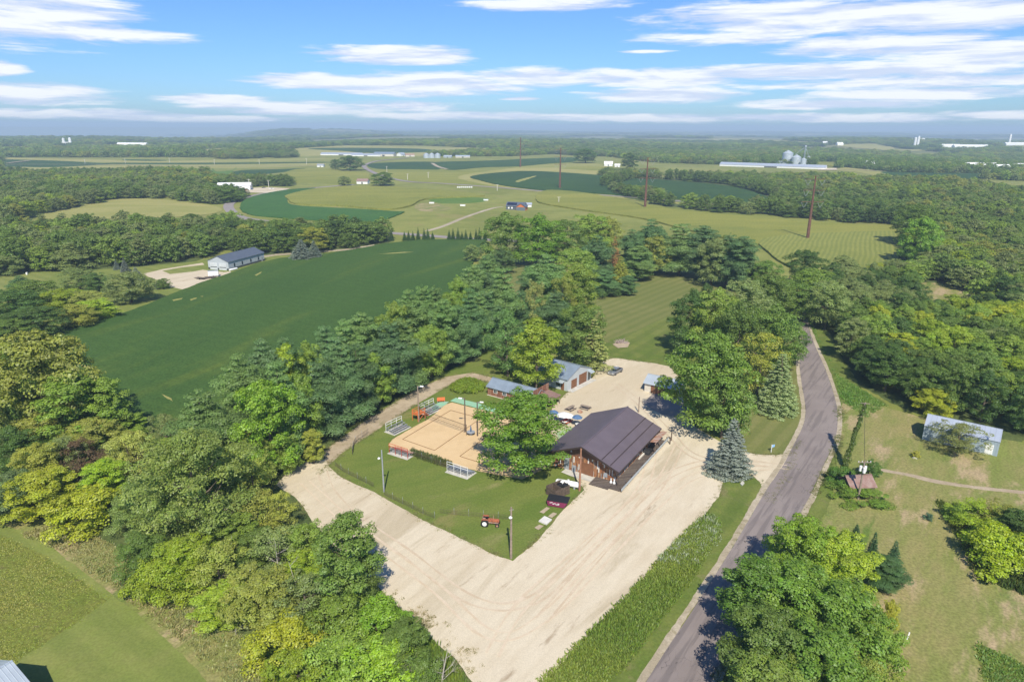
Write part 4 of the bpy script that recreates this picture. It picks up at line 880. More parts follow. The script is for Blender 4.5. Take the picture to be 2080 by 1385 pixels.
# ---- woods beyond the limit: instanced masses
def instancer(name, pts, scl, rot, cols, idx, coll, label, cat):
    me = bpy.data.meshes.new(name); n = len(pts); me.vertices.add(n); me.vertices.foreach_set('co', np.asarray(pts, np.float32).ravel())
    for nm, ty, key, arr in (('scl', 'FLOAT_VECTOR', 'vector', scl), ('rot', 'FLOAT_VECTOR', 'vector', rot), ('col', 'FLOAT_COLOR', 'color', cols)):
        a = me.attributes.new(nm, ty, 'POINT'); a.data.foreach_set(key, np.asarray(arr, np.float32).ravel())
    a = me.attributes.new('idx', 'INT', 'POINT'); a.data.foreach_set('value', np.asarray(idx, np.int32))
    o = bpy.data.objects.new(name, me); col.objects.link(o); props(o, label, cat, kind='stuff')
    ng = bpy.data.node_groups.new(name, 'GeometryNodeTree'); ng.interface.new_socket('Geometry', in_out='INPUT', socket_type='NodeSocketGeometry'); ng.interface.new_socket('Geometry', in_out='OUTPUT', socket_type='NodeSocketGeometry')
    N = ng.nodes; L = ng.links; gi = N.new('NodeGroupInput'); go = N.new('NodeGroupOutput'); ip = N.new('GeometryNodeInstanceOnPoints'); ci = N.new('GeometryNodeCollectionInfo')
    ci.inputs['Collection'].default_value = coll; ci.inputs['Separate Children'].default_value = True; ci.inputs['Reset Children'].default_value = True
    def na(nm, dt): q = N.new('GeometryNodeInputNamedAttribute'); q.data_type = dt; q.inputs[0].default_value = nm; return q.outputs[0]
    L.new(gi.outputs[0], ip.inputs['Points']); L.new(ci.outputs[0], ip.inputs['Instance']); ip.inputs['Pick Instance'].default_value = True
    L.new(na('idx', 'INT'), ip.inputs['Instance Index']); L.new(na('rot', 'FLOAT_VECTOR'), ip.inputs['Rotation']); L.new(na('scl', 'FLOAT_VECTOR'), ip.inputs['Scale']); L.new(ip.outputs[0], go.inputs[0])
    md = o.modifiers.new('scatter', 'NODES'); md.node_group = ng; return o
def lib(name, meshes):
    c = bpy.data.collections.new(name)
    for i, me in enumerate(meshes):
        o = bpy.data.objects.new('%s_%02d' % (name, i), me); c.objects.link(o)
    return c
midl = []
for tp in TP['B']+TP['T'][:2]:
    q = reduce_leaves(tp['Lv'], .2, 2.0); m = q.mesh('mid_crown', m_leafi); m.transform(Matrix.Diagonal((1/tp['R'], 1/tp['R'], 1/tp['H'], 1))); midl.append(m)
q = reduce_leaves(TP['P'][0]['Lv'], .35, 1.6); m = q.mesh('mid_crown', m_leafi); m.transform(Matrix.Diagonal((1/3.6, 1/3.6, 1/15, 1))); midl.append(m)
c_mid = lib('woodland_source', midl)
farl = []
for tp in TP['B'][:3]:
    q = reduce_leaves(tp['Lv'], .025, 5.0); m = q.mesh('far_crown', m_leafi); m.transform(Matrix.Diagonal((1/tp['R'], 1/tp['R'], 1/tp['H'], 1))); farl.append(m)
c_far = lib('far_woodland_source', farl)
def wcol(x, y, s=60.):
    f = vnoise(x/s, y/s, 3)*.5+RNG.normal(size=np.shape(x))*.45
    A = np.array([TINT['dg'], TINT['mg'], TINT['mg'], TINT['mg'], TINT['gg'], TINT['lg'], TINT['ol'], TINT['yg']]); k = np.clip(((f+1.3)/2.6*8).astype(int), 0, 7)
    c = A[k]*(0.82+.36*RNG.random(np.shape(x)))[..., None]; return np.concatenate([c, np.ones(c.shape[:-1]+(1,))], -1)
def pxin(u, v, P): return inpoly(u, v, P)
def woods(name, polys, dmin, dmax, pitch, label, excl=(), hr=(8, 13), extra=()):
    X = []; Y = []
    for P in polys:
        B = np.array([G(*p) for p in P]); x0, y0 = B.min(0); x1, y1 = B.max(0)
        gx, gy = np.meshgrid(np.arange(x0, x1, pitch), np.arange(y0, y1, pitch)); gx = gx+RNG.uniform(-.45, .45, gx.shape)*pitch; gy = gy+RNG.uniform(-.45, .45, gy.shape)*pitch
        gx = gx.ravel(); gy = gy.ravel(); k = inpoly(gx, gy, B); X.append(gx[k]); Y.append(gy[k])
    X = np.concatenate(X); Y = np.concatenate(Y); d = np.hypot(X, Y); Z = terr(X, Y); u, v = project(X, Y, Z)
    k = (d > dmin) & (d < dmax) & (u > -60) & (u < 2140)
    for P in excl: k &= ~pxin(u, v, P)
    X, Y, Z = X[k], Y[k], Z[k]
    if len(extra): e = np.array([(a, b) for a, b, t in extra]); X = np.concatenate([X, e[:, 0]]); Y = np.concatenate([Y, e[:, 1]]); Z = np.concatenate([Z, np.zeros(len(e))])
    n = len(X); h = RNG.uniform(hr[0], hr[1], n)*(1+.15*vnoise(X/40, Y/40, 8)); r = RNG.uniform(.52, .78, n)*pitch
    print(name, n)
    return instancer(name, np.stack([X, Y, Z-.3], 1), np.stack([r, r, h], 1), np.stack([np.zeros(n), np.zeros(n), RNG.uniform(0, 6.28, n)], 1), wcol(X, Y)*np.array([.94, .92, .95, 1]), np.where(RNG.random(n) < .1, 6, RNG.integers(0, 6, n)), c_mid, label, 'woodland')
W1 = PXPOLY['W1']; W2 = PXPOLY['W2']; W5 = PXPOLY['W5']
CLEAR = [(1840, 585), (1900, 575), (1985, 600), (1990, 640), (1930, 650), (1860, 620)]
CORNR = [(1530, 470), (1640, 470), (1850, 462), (1850, 500), (1835, 540), (1830, 578), (1700, 580), (1600, 552)]
woods('left_woodland', [W1, W2], 200, 1500, 8.5, 'dense green woods on the left between the barn and the far fields')
woods('right_woodland', [W5], 0, 2000, 8.5, 'dense mixed woods filling the right side up to the poultry barns', excl=[RW, CLEAR, CORNR, [(1560, 480), (1640, 560), (1660, 640), (1720, 800), (1500, 800), (1400, 600)], [(1630, 600), (1640, 700), (1800, 830), (2080, 900), (2200, 950), (2200, 700), (1800, 600)], [(1225, 400), (1225, 380), (1300, 362), (1480, 376), (1575, 404), (1560, 434), (1400, 422), (1330, 414)]], extra=RWREST)
CL2 = [[(1240, 394), (1300, 402), (1420, 412), (1560, 420), (1560, 440), (1400, 426), (1320, 412)]]
def clump(name, P, pitch, label, hr=(7, 12)): woods(name, [P], 0, 9000, pitch, label, hr=hr)
clump('tree_belt', [(430, 374), (520, 372), (585, 374), (588, 379), (500, 380), (440, 386)], 8, 'belt of dark trees behind the white roadside buildings')
clump('tree_belt', [(300, 404), (400, 392), (500, 400), (480, 412), (420, 416), (330, 404)], 8, 'trees between the hay hill and the white roadside buildings')
clump('hedgerow', [(1240, 386), (1340, 400), (1345, 412), (1240, 394)], 9, 'row of trees below the far green field', (6, 10))
clump('tree_belt', [(700, 462), (760, 470), (780, 484), (700, 482), (640, 470)], 8, 'mixed trees and shrubs at the far soybean field corner', (4, 8))
clump('tree_belt', [(1215, 351), (1330, 352), (1330, 364), (1240, 366)], 11, 'trees below the small white barn', (6, 10))

clump('tree_clump', [(552, 317), (600, 313), (604, 321), (558, 322)], 10, 'dark clump of trees on the far field ridge left of the long barns', (9, 13))
clump('tree_clump', [(430, 322), (470, 314), (535, 306), (545, 314), (530, 322), (470, 324)], 11, 'dark wood on the far slope behind the field strips', (9, 14))
clump('tree_clump', [(1100, 312), (1180, 306), (1300, 308), (1440, 316), (1440, 326), (1300, 320), (1180, 318)], 12, 'band of trees behind the small white barn', (8, 12))
# ---- distant woods: every patch that is not a field, from 1 km to the horizon
def far_woods():
    rows = []; d = 1050.
    while d < 13000:
        st = d*(0.010 if d < 3000 else .02); wdt = max(7.5, d*.0062); a = np.arange(-.72, .72, wdt/d); a = a+RNG.uniform(-.45, .45, len(a))*wdt/d; dd = d+RNG.uniform(-.5, .5, len(a))*st
        rows.append(np.stack([dd*np.sin(a), dd*np.cos(a), np.full(len(a), wdt), np.full(len(a), st)], 1)); d += st
    A = np.concatenate(rows); X, Y, W, S = A.T; Z = terr(X, Y); u, v = project(X, Y, Z); k = (u > -30) & (u < 2110)
    for P in F_: 
        if P is not None: k &= ~pxin(u, v, P)
    for P in (W1, W2, W5): k &= ~pxin(u, v, P)
    # farm clearings
    n0 = vnoise(X/420, Y/600, 11)+.5*vnoise(X/170, Y/260, 4); d = np.hypot(X, Y)
    azd = np.degrees(np.arctan2(X, Y))
    k &= ~((n0 > .12) & (azd > -16) & (d > 2000)); k &= ~((n0 > .55) & (azd <= -16) & (d > 1900) & (d < 3000))
    k &= ~((v > 320) & (u > 0) & (u < 640) & (v < 400)); k &= ~((v > 318) & (u > 640) & (u < 1180) & (v < 500))
    k &= ~((azd < -20) & (d > 4300) & (RNG.random(len(X)) < .88))
    k &= ~((v > 336) & (u > 1450) & (u < 1700))
    X, Y, Z, W, S = X[k], Y[k], Z[k], W[k], S[k]; n = len(X); print('far', n)
    h = np.where(np.hypot(X, Y) > 3500, 12, 10)*RNG.uniform(.7, 1.35, n); c = wcol(X, Y, 150.); c[:, :3] *= 1.0
    ang = -np.arctan2(X, Y)
    instancer('distant_woodland', np.stack([X, Y, Z-1], 1), np.stack([W*.85, np.maximum(S*.6, W*.85), h], 1), np.stack([np.zeros(n), np.zeros(n), ang], 1), c, RNG.integers(0, 3, n), c_far, 'far wooded hills fading into the haze', 'woodland')
far_woods()

# ---- tall weeds, corn stubble edge, undergrowth
def tuft_mesh(n, h, w, spread, mat, seed):
    rd = random.Random(seed); V = []; F = []; C = []
    for k in range(n):
        a = rd.uniform(0, 6.28); b = rd.uniform(0, 6.28); r = spread*rd.random()**.5; x = r*math.cos(b); y = r*math.sin(b); hh = h*rd.uniform(.5, 1.1); lx = rd.uniform(-.35, .35)*hh; ly = rd.uniform(-.35, .35)*hh; o = len(V)
        dx = math.cos(a)*w/2; dy = math.sin(a)*w/2
        V += [(x-dx, y-dy, 0), (x+dx, y+dy, 0), (x+dx*1.3+lx*.5, y+dy*1.3+ly*.5, hh*.6), (x+lx, y+ly, hh), (x-dx*1.3+lx*.5, y-dy*1.3+ly*.5, hh*.6)]; F.append((o, o+1, o+2, o+3, o+4)); q = (rd.random(), rd.random(), rd.random(), 1); C += [q]*5
    me = bpy.data.meshes.new('tuft'); me.from_pydata(V, [], F); me.materials.append(mat); at = me.attributes.new('v', 'FLOAT_COLOR', 'POINT'); at.data.foreach_set('color', np.array(C, np.float32).ravel()); return me
c_tuft = lib('tuft_source', [tuft_mesh(22, 1, .11, .6, m_leafi, k) for k in range(5)])
def weeds(name, P, pitch, h, colf, label, cat='weeds', world=False):
    B = np.array([p if world else G(*p) for p in P]); x0, y0 = B.min(0); x1, y1 = B.max(0); gx, gy = np.meshgrid(np.arange(x0, x1, pitch), np.arange(y0, y1, pitch)); gx = (gx+RNG.uniform(-.5, .5, gx.shape)*pitch).ravel(); gy = (gy+RNG.uniform(-.5, .5, gy.shape)*pitch).ravel()
    k = inpoly(gx, gy, B); u, v = project(gx, gy, 0); k &= (u > -60) & (u < 2140) & (v < 1450); X, Y = gx[k], gy[k]; n = len(X); c = colf(X, Y, n); print(name, n)
    hh = h*RNG.uniform(.55, 1.2, n)*(1+.3*vnoise(X/3, Y/3, 2)); s = RNG.uniform(.8, 1.25, n)
    instancer(name, np.stack([X, Y, np.zeros(n)], 1), np.stack([s, s, hh], 1), np.stack([np.zeros(n), np.zeros(n), RNG.uniform(0, 6.28, n)], 1), np.concatenate([c, np.ones((n, 1))], 1), RNG.integers(0, 5, n), c_tuft, label, cat)
def cm(a, b, s=5., sd=1, extra=None):
    a = np.array(a); b = np.array(b)
    def f(X, Y, n):
        t = np.clip(.5+.5*vnoise(X/s, Y/s, sd)+RNG.normal(size=n)*.2, 0, 1)[:, None]; c = a*(1-t)+b*t
        if extra is not None:
            e, pr, fn = extra; k = (RNG.random(n) < pr*fn(X, Y)); c[k] = e
        return c
    return f
STRIP = [(1095, 1440), (1098, 1385), (1150, 1338), (1200, 1288), (1280, 1208), (1350, 1128), (1420, 1058), (1445, 1045), (1462, 1068), (1458, 1095), (1430, 1130), (1400, 1180), (1360, 1230), (1330, 1270), (1300, 1310), (1260, 1360), (1225, 1385), (1170, 1450)]
weeds('tall_weeds', STRIP, .36, .58, cm((.19, .28, .05), (.28, .34, .065), 4, 1, ((.42, .47, .32), .24, lambda X, Y: ((Y > 84)).astype(float))), 'strip of tall green weeds with white flower heads between the lot and the road verge')
weeds('rough_grass', [(-60, 1075), (0, 1088), (100, 1135), (221, 1219), (150, 1270), (70, 1320), (-20, 1375), (-60, 1400)], .45, .17, cm((.26, .33, .05), (.37, .36, .09), 3, 2), 'unmown rough grass field in the bottom left corner', 'grass')
weeds('rough_grass', [(1985, 1305), (2100, 1360), (2200, 1420), (2100, 1440), (1975, 1440), (2000, 1385)], .5, .4, cm((.16, .27, .05), (.24, .32, .06), 3, 2), 'unmown green grass in the bottom right corner', 'grass')
weeds('thicket_weeds', [(1905, 1020), (2000, 1040), (2100, 1060), (2200, 1100), (2200, 1250), (2100, 1215), (1990, 1180), (1950, 1100)], .7, .9, cm((.09, .14, .03), (.17, .19, .04), 4, 5), 'weeds around the bushes at the right photo edge')
weeds('roadside_weeds', [(1640, 620), (1660, 690), (1700, 760), (1745, 790), (1800, 822), (1760, 848), (1712, 815), (1690, 740), (1655, 680), (1637, 640)], .8, .5, cm((.15, .29, .05), (.21, .32, .06), 4, 5), 'bright green weeds on the far side of the road bend')
weeds('undergrowth', [(730, 1240), (790, 1225), (850, 1285), (920, 1350), (960, 1440), (600, 1440), (540, 1330), (620, 1290), (680, 1260)], .55, 1.1, cm((.14, .24, .045), (.22, .29, .05), 3, 7, ((.4, .32, .04), .02, lambda X, Y: 1.)), 'green vines and undergrowth at the bottom of the grove', 'undergrowth')
weeds('dry_grass', [(130, 1062), (235, 1110), (295, 1205), (440, 1255), (560, 1345), (640, 1440), (500, 1440), (400, 1330), (250, 1210), (130, 1120), (40, 1085)], .7, .4, cm((.40, .34, .15), (.25, .30, .09), 4, 3), 'tan dry grass along the meadow edge', 'grass')

# short weeds creeping over the edges of lot, track and road
def edge_weeds(name, P, n, off, h, a, b, label, closed=True):
    B = np.array([G(*p) for p in P]); B2 = np.roll(B, -1, 0) if closed else B[1:]; B1 = B if closed else B[:-1]; L = np.hypot(*(B2-B1).T); k = RNG.choice(len(L), n, p=L/L.sum()); t = RNG.random(n)[:, None]; p = B1[k]*(1-t)+B2[k]*t+RNG.normal(size=(n, 2))*off
    keep = (vnoise(p[:, 0]/2.2, p[:, 1]/2.2, 4)+RNG.normal(size=n)*.3 > -.1); p = p[keep]; n = len(p); c = np.array(a)+(np.array(b)-np.array(a))*RNG.random((n, 1)); s = RNG.uniform(.25, .7, n)
    instancer(name, np.concatenate([p, np.zeros((n, 1))], 1), np.stack([s, s, h*RNG.uniform(.4, 1.3, n)], 1), np.stack([np.zeros(n), np.zeros(n), RNG.uniform(0, 6.28, n)], 1), np.concatenate([c, np.ones((n, 1))], 1), RNG.integers(0, 5, n), c_tuft, label, 'weeds')
edge_weeds('edge_weeds', PXPOLY['LOT'], 5200, .45, .16, (.16, .19, .06), (.30, .27, .12), 'short weeds creeping over the edges of the gravel lot')
edge_weeds('edge_weeds', [(930, 1345), (850, 1270), (790, 1215)], 900, 1.1, .25, (.2, .2, .09), (.33, .27, .14), 'dry weeds on the lower left lot edge', False)
edge_weeds('edge_weeds', PXPOLY['dirt_track'], 2200, .35, .15, (.16, .19, .06), (.27, .25, .1), 'short weeds along the dirt track')
edge_weeds('edge_weeds', [(1455, 1385), (1530, 1240), (1580, 1145), (1628, 1052), (1656, 1000), (1680, 948), (1702, 900), (1708, 860), (1706, 826)], 2400, .5, .2, (.13, .19, .05), (.28, .25, .1), 'short weeds along the right road edge', False)
edge_weeds('edge_weeds', PXPOLY['SAND'], 1400, .2, .12, (.14, .19, .05), (.2, .22, .07), 'grass creeping over the rim of the sand court')

# ================================================================ BUILDINGS AND OBJECTS
M = {}
M['brownroof'] = rib_mat('brown_ribbed_metal', (.135, .108, .122), .45, 'x', .5, 0.0, .12, .5, .5)
M['brownplain'] = dirt_mat('dark_brown_metal', (.05, .035, .032), .5, .15, 1)
M['brownwall'] = rib_mat('brown_wall_metal', (.16, .075, .05), .3, 'y', .55)
M['patch'] = plank_mat('reclaimed_barn_boards', [(0, (.27, .11, .05)), (.18, (.38, .18, .08)), (.34, (.17, .085, .05)), (.46, (.58, .52, .45)), (.56, (.32, .15, .07)), (.7, (.45, .28, .16)), (.8, (.68, .64, .58)), (.9, (.26, .21, .18))], .26, 1.2)
M['rustwood'] = plank_mat('weathered_red_planks', [(0, (.24, .10, .06)), (.25, (.32, .14, .08)), (.5, (.19, .09, .06)), (.75, (.36, .2, .13))], .22, 3.2)
M['deck'] = plank_mat('gray_deck_boards', [(0, (.13, .105, .085)), (.4, (.19, .16, .135)), (.7, (.10, .08, .07))], .16, 2.5)
M['galv'] = rib_mat('blue_gray_sheet_roof', (.33, .40, .47), .35, 'x', .4, .35, .18)
M['galv2'] = rib_mat('pale_sheet_roof', (.50, .56, .60), .45, 'x', .38, .3, .12)
M['graywall'] = rib_mat('light_gray_siding', (.47, .51, .53), .3, 'y', .6, 0, .1)
M['graywallx'] = rib_mat('light_gray_side_siding', (.40, .44, .46), .3, 'x', .6, 0, .1)
M['whitewall'] = dirt_mat('white_siding', (.5, .53, .54), .7, .12, .6)
M['cream'] = dirt_mat('cream_block', (.62, .58, .5), .8, .15, .8)
M['slate'] = rib_mat('slate_blue_metal_roof', (.11, .13, .16), .6, 'x', .45, .1, .08)
M['lav'] = rib_mat('pale_blue_roof', (.48, .53, .60), .9, 'x', .4, .3, .08)
M['bluewall'] = rib_mat('blue_gray_shed_wall', (.33, .40, .45), .5, 'x', .6, .1, .1)
M['door'] = dirt_mat('brown_painted_door', (.20, .09, .045), .6, .15, 1.5)
M['dgray'] = dirt_mat('dark_gray_metal', (.06, .065, .07), .5, .2, 2)
M['gray'] = dirt_mat('gray_paint', (.30, .32, .34), .6, .2, 2)
M['white'] = dirt_mat('white_paint', (.78, .78, .76), .5, .1, 2)
M['glass'] = dirt_mat('dark_window_glass', (.03, .04, .05), .1, .1, 1, 0, .8)
M['rust'] = dirt_mat('rusty_sheet', (.28, .12, .06), .8, .4, 1.2, c2=(.42, .33, .28))
M['rustroof'] = dirt_mat('old_rust_brown_shingles', (.19, .11, .09), .9, .35, .9, c2=(.29, .21, .18))
M['wood'] = dirt_mat('weathered_pole_wood', (.28, .22, .17), .9, .3, 2)
M['pole2'] = dirt_mat('reddish_pole_wood', (.34, .17, .10), .9, .3, 1.5)
M['darkwood'] = dirt_mat('dark_fence_wood', (.13, .095, .07), .9, .4, 2)
M['orange'] = dirt_mat('orange_paint', (.60, .17, .05), .6, .2, 2)
M['tractor'] = dirt_mat('faded_orange_tractor_paint', (.42, .13, .055), .6, .4, 3, c2=(.2, .07, .045))
M['rubber'] = dirt_mat('black_rubber', (.025, .023, .022), .8, .2, 4)
M['steel'] = dirt_mat('weathering_steel', (.15, .07, .045), .7, .3, .5)
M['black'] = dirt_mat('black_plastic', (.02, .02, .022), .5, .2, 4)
M['maroon'] = dirt_mat('maroon_paint', (.20, .03, .08), .5, .15, 2)
M['blue'] = dirt_mat('blue_canvas', (.08, .15, .27), .7, .15, 3)
M['red'] = dirt_mat('red_paint', (.55, .06, .03), .6, .15, 3)
M['silver'] = dirt_mat('silver_car_paint', (.50, .52, .54), .3, .08, 2, .5, .7)
M['alu'] = dirt_mat('aluminium_plank', (.42, .43, .44), .45, .2, 3, .5)
M['net'] = dirt_mat('dark_net_tape', (.05, .03, .02), .8, .1, 2)
M['grate'] = dirt_mat('dull_bluish_bin_steel', (.52, .57, .60), .45, .12, .3, .35)
M['solar'] = dirt_mat('solar_panel', (.015, .02, .05), .15, .1, .5, 0, .8)
M['rope'] = dirt_mat('brown_boundary_rope', (.30, .17, .08), .9, .2, 3)

def gable(rt, L, W, he, hr, wall, roof, ov=(.4, .4), gwall=None, th=.1, yr=0.0, roofname='roof', gx=0.0, z0=-.3):
    # walls with gable ends along local x; ridge offset yr; roof of two slabs
    w = MB(); w.xprism([(-W/2, z0), (W/2, z0), (W/2, he), (yr, hr-.04), (-W/2, he)], -L/2, L/2)
    wo = w.build('wall', wall, rt)
    r = MB(); ex = L/2+ov[0]
    for sgn in (-1, 1):
        dy = abs(sgn*W/2-yr); sl = (hr-he)/dy; ye = sgn*(W/2+ov[1]); ze = he-sl*ov[1]
        r.xprism([(yr, hr), (ye, ze), (ye, ze+th), (yr, hr+th)], -ex, ex)
    ro = r.build(roofname, roof, rt); r2 = MB(); r2.bb(-ex-.01, ex+.01, yr-.14, yr+.14, hr+th-.04, hr+th+.03); r2.build('ridge_cap', roof, ro)
    return wo, ro
def panel(rt, name, mat, x0, x1, y0, y1, z0, z1, label=None):
    o = MB().bb(x0, x1, y0, y1, z0, z1).build(name, mat, rt)
    if label: o['label'] = label
    return o
def frame_at(p, q): return math.atan2(q[1]-p[1], q[0]-p[0])

# ---- main barn (tavern): local x runs back along the ridge, local y to the back left
RZ = D2R(58.7)
barn = empty('barn', (17.9, 118.75, 0), RZ, 'large barn with brown ribbed metal roof and patchwork board walls beside the lot', 'barn')
w = MB(); w.xprism([(-6.1, -.2), (7.0, -.2), (7.0, 2.9), (0, 5.85), (-6.1, 3.35)], -9.2, 10.2); w.build('wall', M['patch'], barn)
r = MB(); r.xprism([(0, 6.0), (-7.3, 3.0), (-7.3, 3.12), (0, 6.12)], -10.7, 10.8); r.xprism([(0, 6.0), (8.0, 2.75), (8.0, 2.87), (0, 6.12)], -10.7, 10.8); ro = r.build('roof', M['brownroof'], barn)
for yy in (-3.9, -5.55):
    zz = 6.12+yy*3/7.3; MB().box((0.2, yy, zz+.03), (21.3, .16, .05), rx=math.atan2(3, 7.3)).build('roof_seam', M['brownplain'], ro)
MB().bb(-10.75, 10.85, -.16, .16, 6.08, 6.17).build('ridge_cap', M['brownroof'], ro)
f = MB(); f.bar((-10.72, 0, 5.98), (-10.72, -7.35, 2.95), .08, .34); f.bar((-10.72, 0, 5.98), (-10.72, 8.05, 2.7), .08, .34); f.bar((-10.7, -7.32, 2.98), (10.8, -7.32, 2.98), .06, .22); f.build('fascia', M['brownplain'], ro)
g = MB(); g.xprism([(-5.0, 3.55), (5.9, 3.2), (0, 5.75)], -9.26, -9.2); g.build('gable_panel', M['brownwall'], barn)
panel(barn, 'door', M['door'], -9.28, -9.18, -1.9, .6, -.1, 2.4, 'wide brown double door in the front wall')
panel(barn, 'door', M['gray'], -9.28, -9.18, 3.0, 4.0, -.1, 2.9, 'narrow gray door in the front wall')
dd = panel(barn, 'window', M['rustwood'], -9.27, -9.18, 4.8, 6.1, 1.0, 2.9); MB().bb(-9.3, -9.19, 4.7, 4.8, .9, 3.0).bb(-9.3, -9.19, 6.1, 6.2, .9, 3.0).bb(-9.3, -9.19, 4.8, 6.1, 2.9, 3.0).build('window_frame', M['white'], dd)
panel(barn, 'window', M['gray'], -9.27, -9.18, -4.6, -3.9, .7, 1.5); panel(barn, 'utility_box', M['gray'], -9.5, -9.18, 1.6, 2.3, 0, 1.3)
for y in (2.6, 6.6): MB().cyl((-9.35, y, 3.9), (-9.35, y, 4.2), .14, .05, 8).build('wall_lamp', M['white'], barn)
for i, x in enumerate((-7.2, -4.6, -1.6, 1.4, 4.4)):
    q = panel(barn, 'window', M['glass'], x-.55, x+.55, -6.16, -6.08, 1.0, 2.2); MB().bb(x-.65, x+.65, -6.2, -6.1, .9, 1.0).bb(x-.65, x+.65, -6.2, -6.1, 2.2, 2.3).build('window_frame', M['cream'], q)
MB().bb(-11.7, 11.6, -8.25, -6.1, -.1, .3).build('deck', M['deck'], barn)
MB().bb(-12.2, -9.2, -6.0, -2.4, -.1, .26).build('walkway', M['deck'], barn)
MB().bb(1, 4.2, -6.7, -6.4, .14, .55).build('planter_bench', M['cream'], barn)
for x in (-10.4, 10.4): MB().bb(x-.07, x+.07, -7.15, -7.0, 0, 3.0).build('roof_post', M['darkwood'], barn)
cn = MB(); cn.box((6.6, -7.3, 2.55), (3.4, 2.4, .07), rx=D2R(-9)); cn.box((6.6, -8.2, 2.34), (3.4, .08, .3)); cn.build('canopy', M['rust'], barn)
for x in (5.1, 8.1): MB().bb(x-.08, x+.08, -8.3, -8.14, 0, 2.4).build('canopy_post', M['darkwood'], barn)
a = MB(); a.cyl((4.6, -7.6, .1), (4.6, -6.4, .1), 1.1, 1.1, 14); a.build('barrel_arch', M['black'], barn)
cn = MB(); cn.box((10.4, -7.5, 2.2), (2.0, 1.6, .07), rx=D2R(-7)); cn.build('canopy', M['rust'], barn)
rail = empty('guard_rail', Vector((17.9, 118.75, 0)), RZ, 'long galvanized guard rail along the barn deck', 'rail')
for a0, a1 in ((-11.9, 4.6), (5.0, 12.0)): MB().xprism([(-8.5, .45), (-8.42, .45), (-8.36, .55), (-8.42, .68), (-8.36, .82), (-8.42, .92), (-8.5, .92)], a0, a1).build('rail', M['galv2'], rail)
for i in range(10): MB().bb(-11.7+i*2.6, -11.52+i*2.6, -8.36, -8.16, -.1, 1.05).build('post', M['darkwood'], rail)
for i, (dx, s_) in enumerate(((13.4, 1.5), (13.6, 1.9))):
    q = Vector((17.9, 118.75, 0))+Matrix.Rotation(RZ, 3, 'Z') @ Vector((10.9+i*1.7, -9.2+i*.3, 0)); o = MB().cyl((0, 0, -.2), (0, 0, s_), .13, .12, 8).cyl((0, 0, s_), (0, 0, s_+.06), .15, .1, 8).build('wood_post', M['darkwood'], None, q); props(o, ('shorter', 'taller')[i]+' of the two dark posts standing at the far end of the barn rail', 'post', 'posts at the end of the barn rail')
for i, (a, b) in enumerate(((-9.9, -5.6), (-9.9, -6.2))):
    q = Vector((17.9, 118.75, .12))+Matrix.Rotation(RZ, 3, 'Z') @ Vector((a, b, 0)); o = MB().lathe([(0, 0), (.2, 0), (.26, .35), (.12, .6), (.1, .9), (.16, 1.0), (0, 1.02)], 10).build('milk_can', M['white'], None, q, smooth=True); props(o, ('left', 'right')[i]+' white milk can at the front corner of the barn', 'can', 'milk cans at the barn corner')
# slab in front of the barn
region('concrete_slab', [(1150, 952), (1180, 962), (1250, 985), (1245, 990), (1218, 985), (1160, 968), (1140, 960)], m_conc, .05, .5)

# ---- long wooden shed with false front and porch
sh = empty('long_shed', (1.05, 147.1, 0), D2R(-35.2), 'long low shed with red plank walls, blue gray roof and porch', 'shed')
gable(sh, 13.2, 4.6, 2.3, 3.6, M['rustwood'], M['galv'], (.25, .35))
MB().bb(6.6, 6.75, -3.0, 3.2, 0, 4.3).build('false_front', M['rustwood'], sh)
p = MB(); p.box((8.45, 0.1, 2.42), (3.5, 6.2, .09), ry=D2R(9)); po = p.build('porch_roof', dirt_mat('porch_brown_sheet', (.24, .15, .125), .7, .15, .8), sh)
for y in (-2.7, .1, 2.9): MB().bb(9.9, 10.04, y-.07, y+.07, 0, 2.2).build('porch_post', M['wood'], sh)
for x in (-4.3, -1.7, 2.0): q = panel(sh, 'window', M['white'], x-.55, x+.55, -2.36, -2.28, 1.0, 1.9); MB().bb(x-.42, x-.04, -2.39, -2.3, 1.1, 1.8).bb(x+.04, x+.42, -2.39, -2.3, 1.1, 1.8).build('pane', M['glass'], q)
MB().bb(-6.7, 6.7, -2.42, 2.42, -.1, .16).build('footing', M['cream'], sh)

# ---- gray garage, two brown doors; gable faces front right
ga = empty('gray_garage', (13.6, 159.8, 0), D2R(142.2), 'light gray garage with a blue gray roof and two brown doors', 'garage')
A_ = Vector((13.18, 151.51)); B_ = Vector((20.0, 160.2)); u_ = (B_-A_).normalized(); v_ = Vector((-u_.y, u_.x)); Wg = 10.6; Lg = 9.2
c_ = A_+u_*Wg/2+v_*Lg/2; ga.location = (c_.x, c_.y, 0); ga.rotation_euler = (0, 0, math.atan2(v_.y, v_.x))      # local x = back, local y = -u
gable(ga, Lg, Wg, 3.0, 4.9, M['graywall'], M['galv'], (.2, .3))
for (y0, y1, h) in ((3.6, 1.2, 2.3), (.2, -3.2, 2.7)):
    MB().bb(-Lg/2-.05, -Lg/2+.02, y1, y0, 0, h).build('garage_door', M['door'], ga)
aw = MB(); aw.box((-Lg/2+2.0, Wg/2+.5, 2.35), (2.6, 1.2, .06), rx=D2R(-22)); aw.build('awning', M['galv2'], ga); panel(ga, 'door', M['door'], -Lg/2+.9, -Lg/2+1.8, Wg/2-.02, Wg/2+.05, 0, 2.0); panel(ga, 'window', M['glass'], -Lg/2+2.1, -Lg/2+3.2, Wg/2-.02, Wg/2+.05, .9, 1.9)
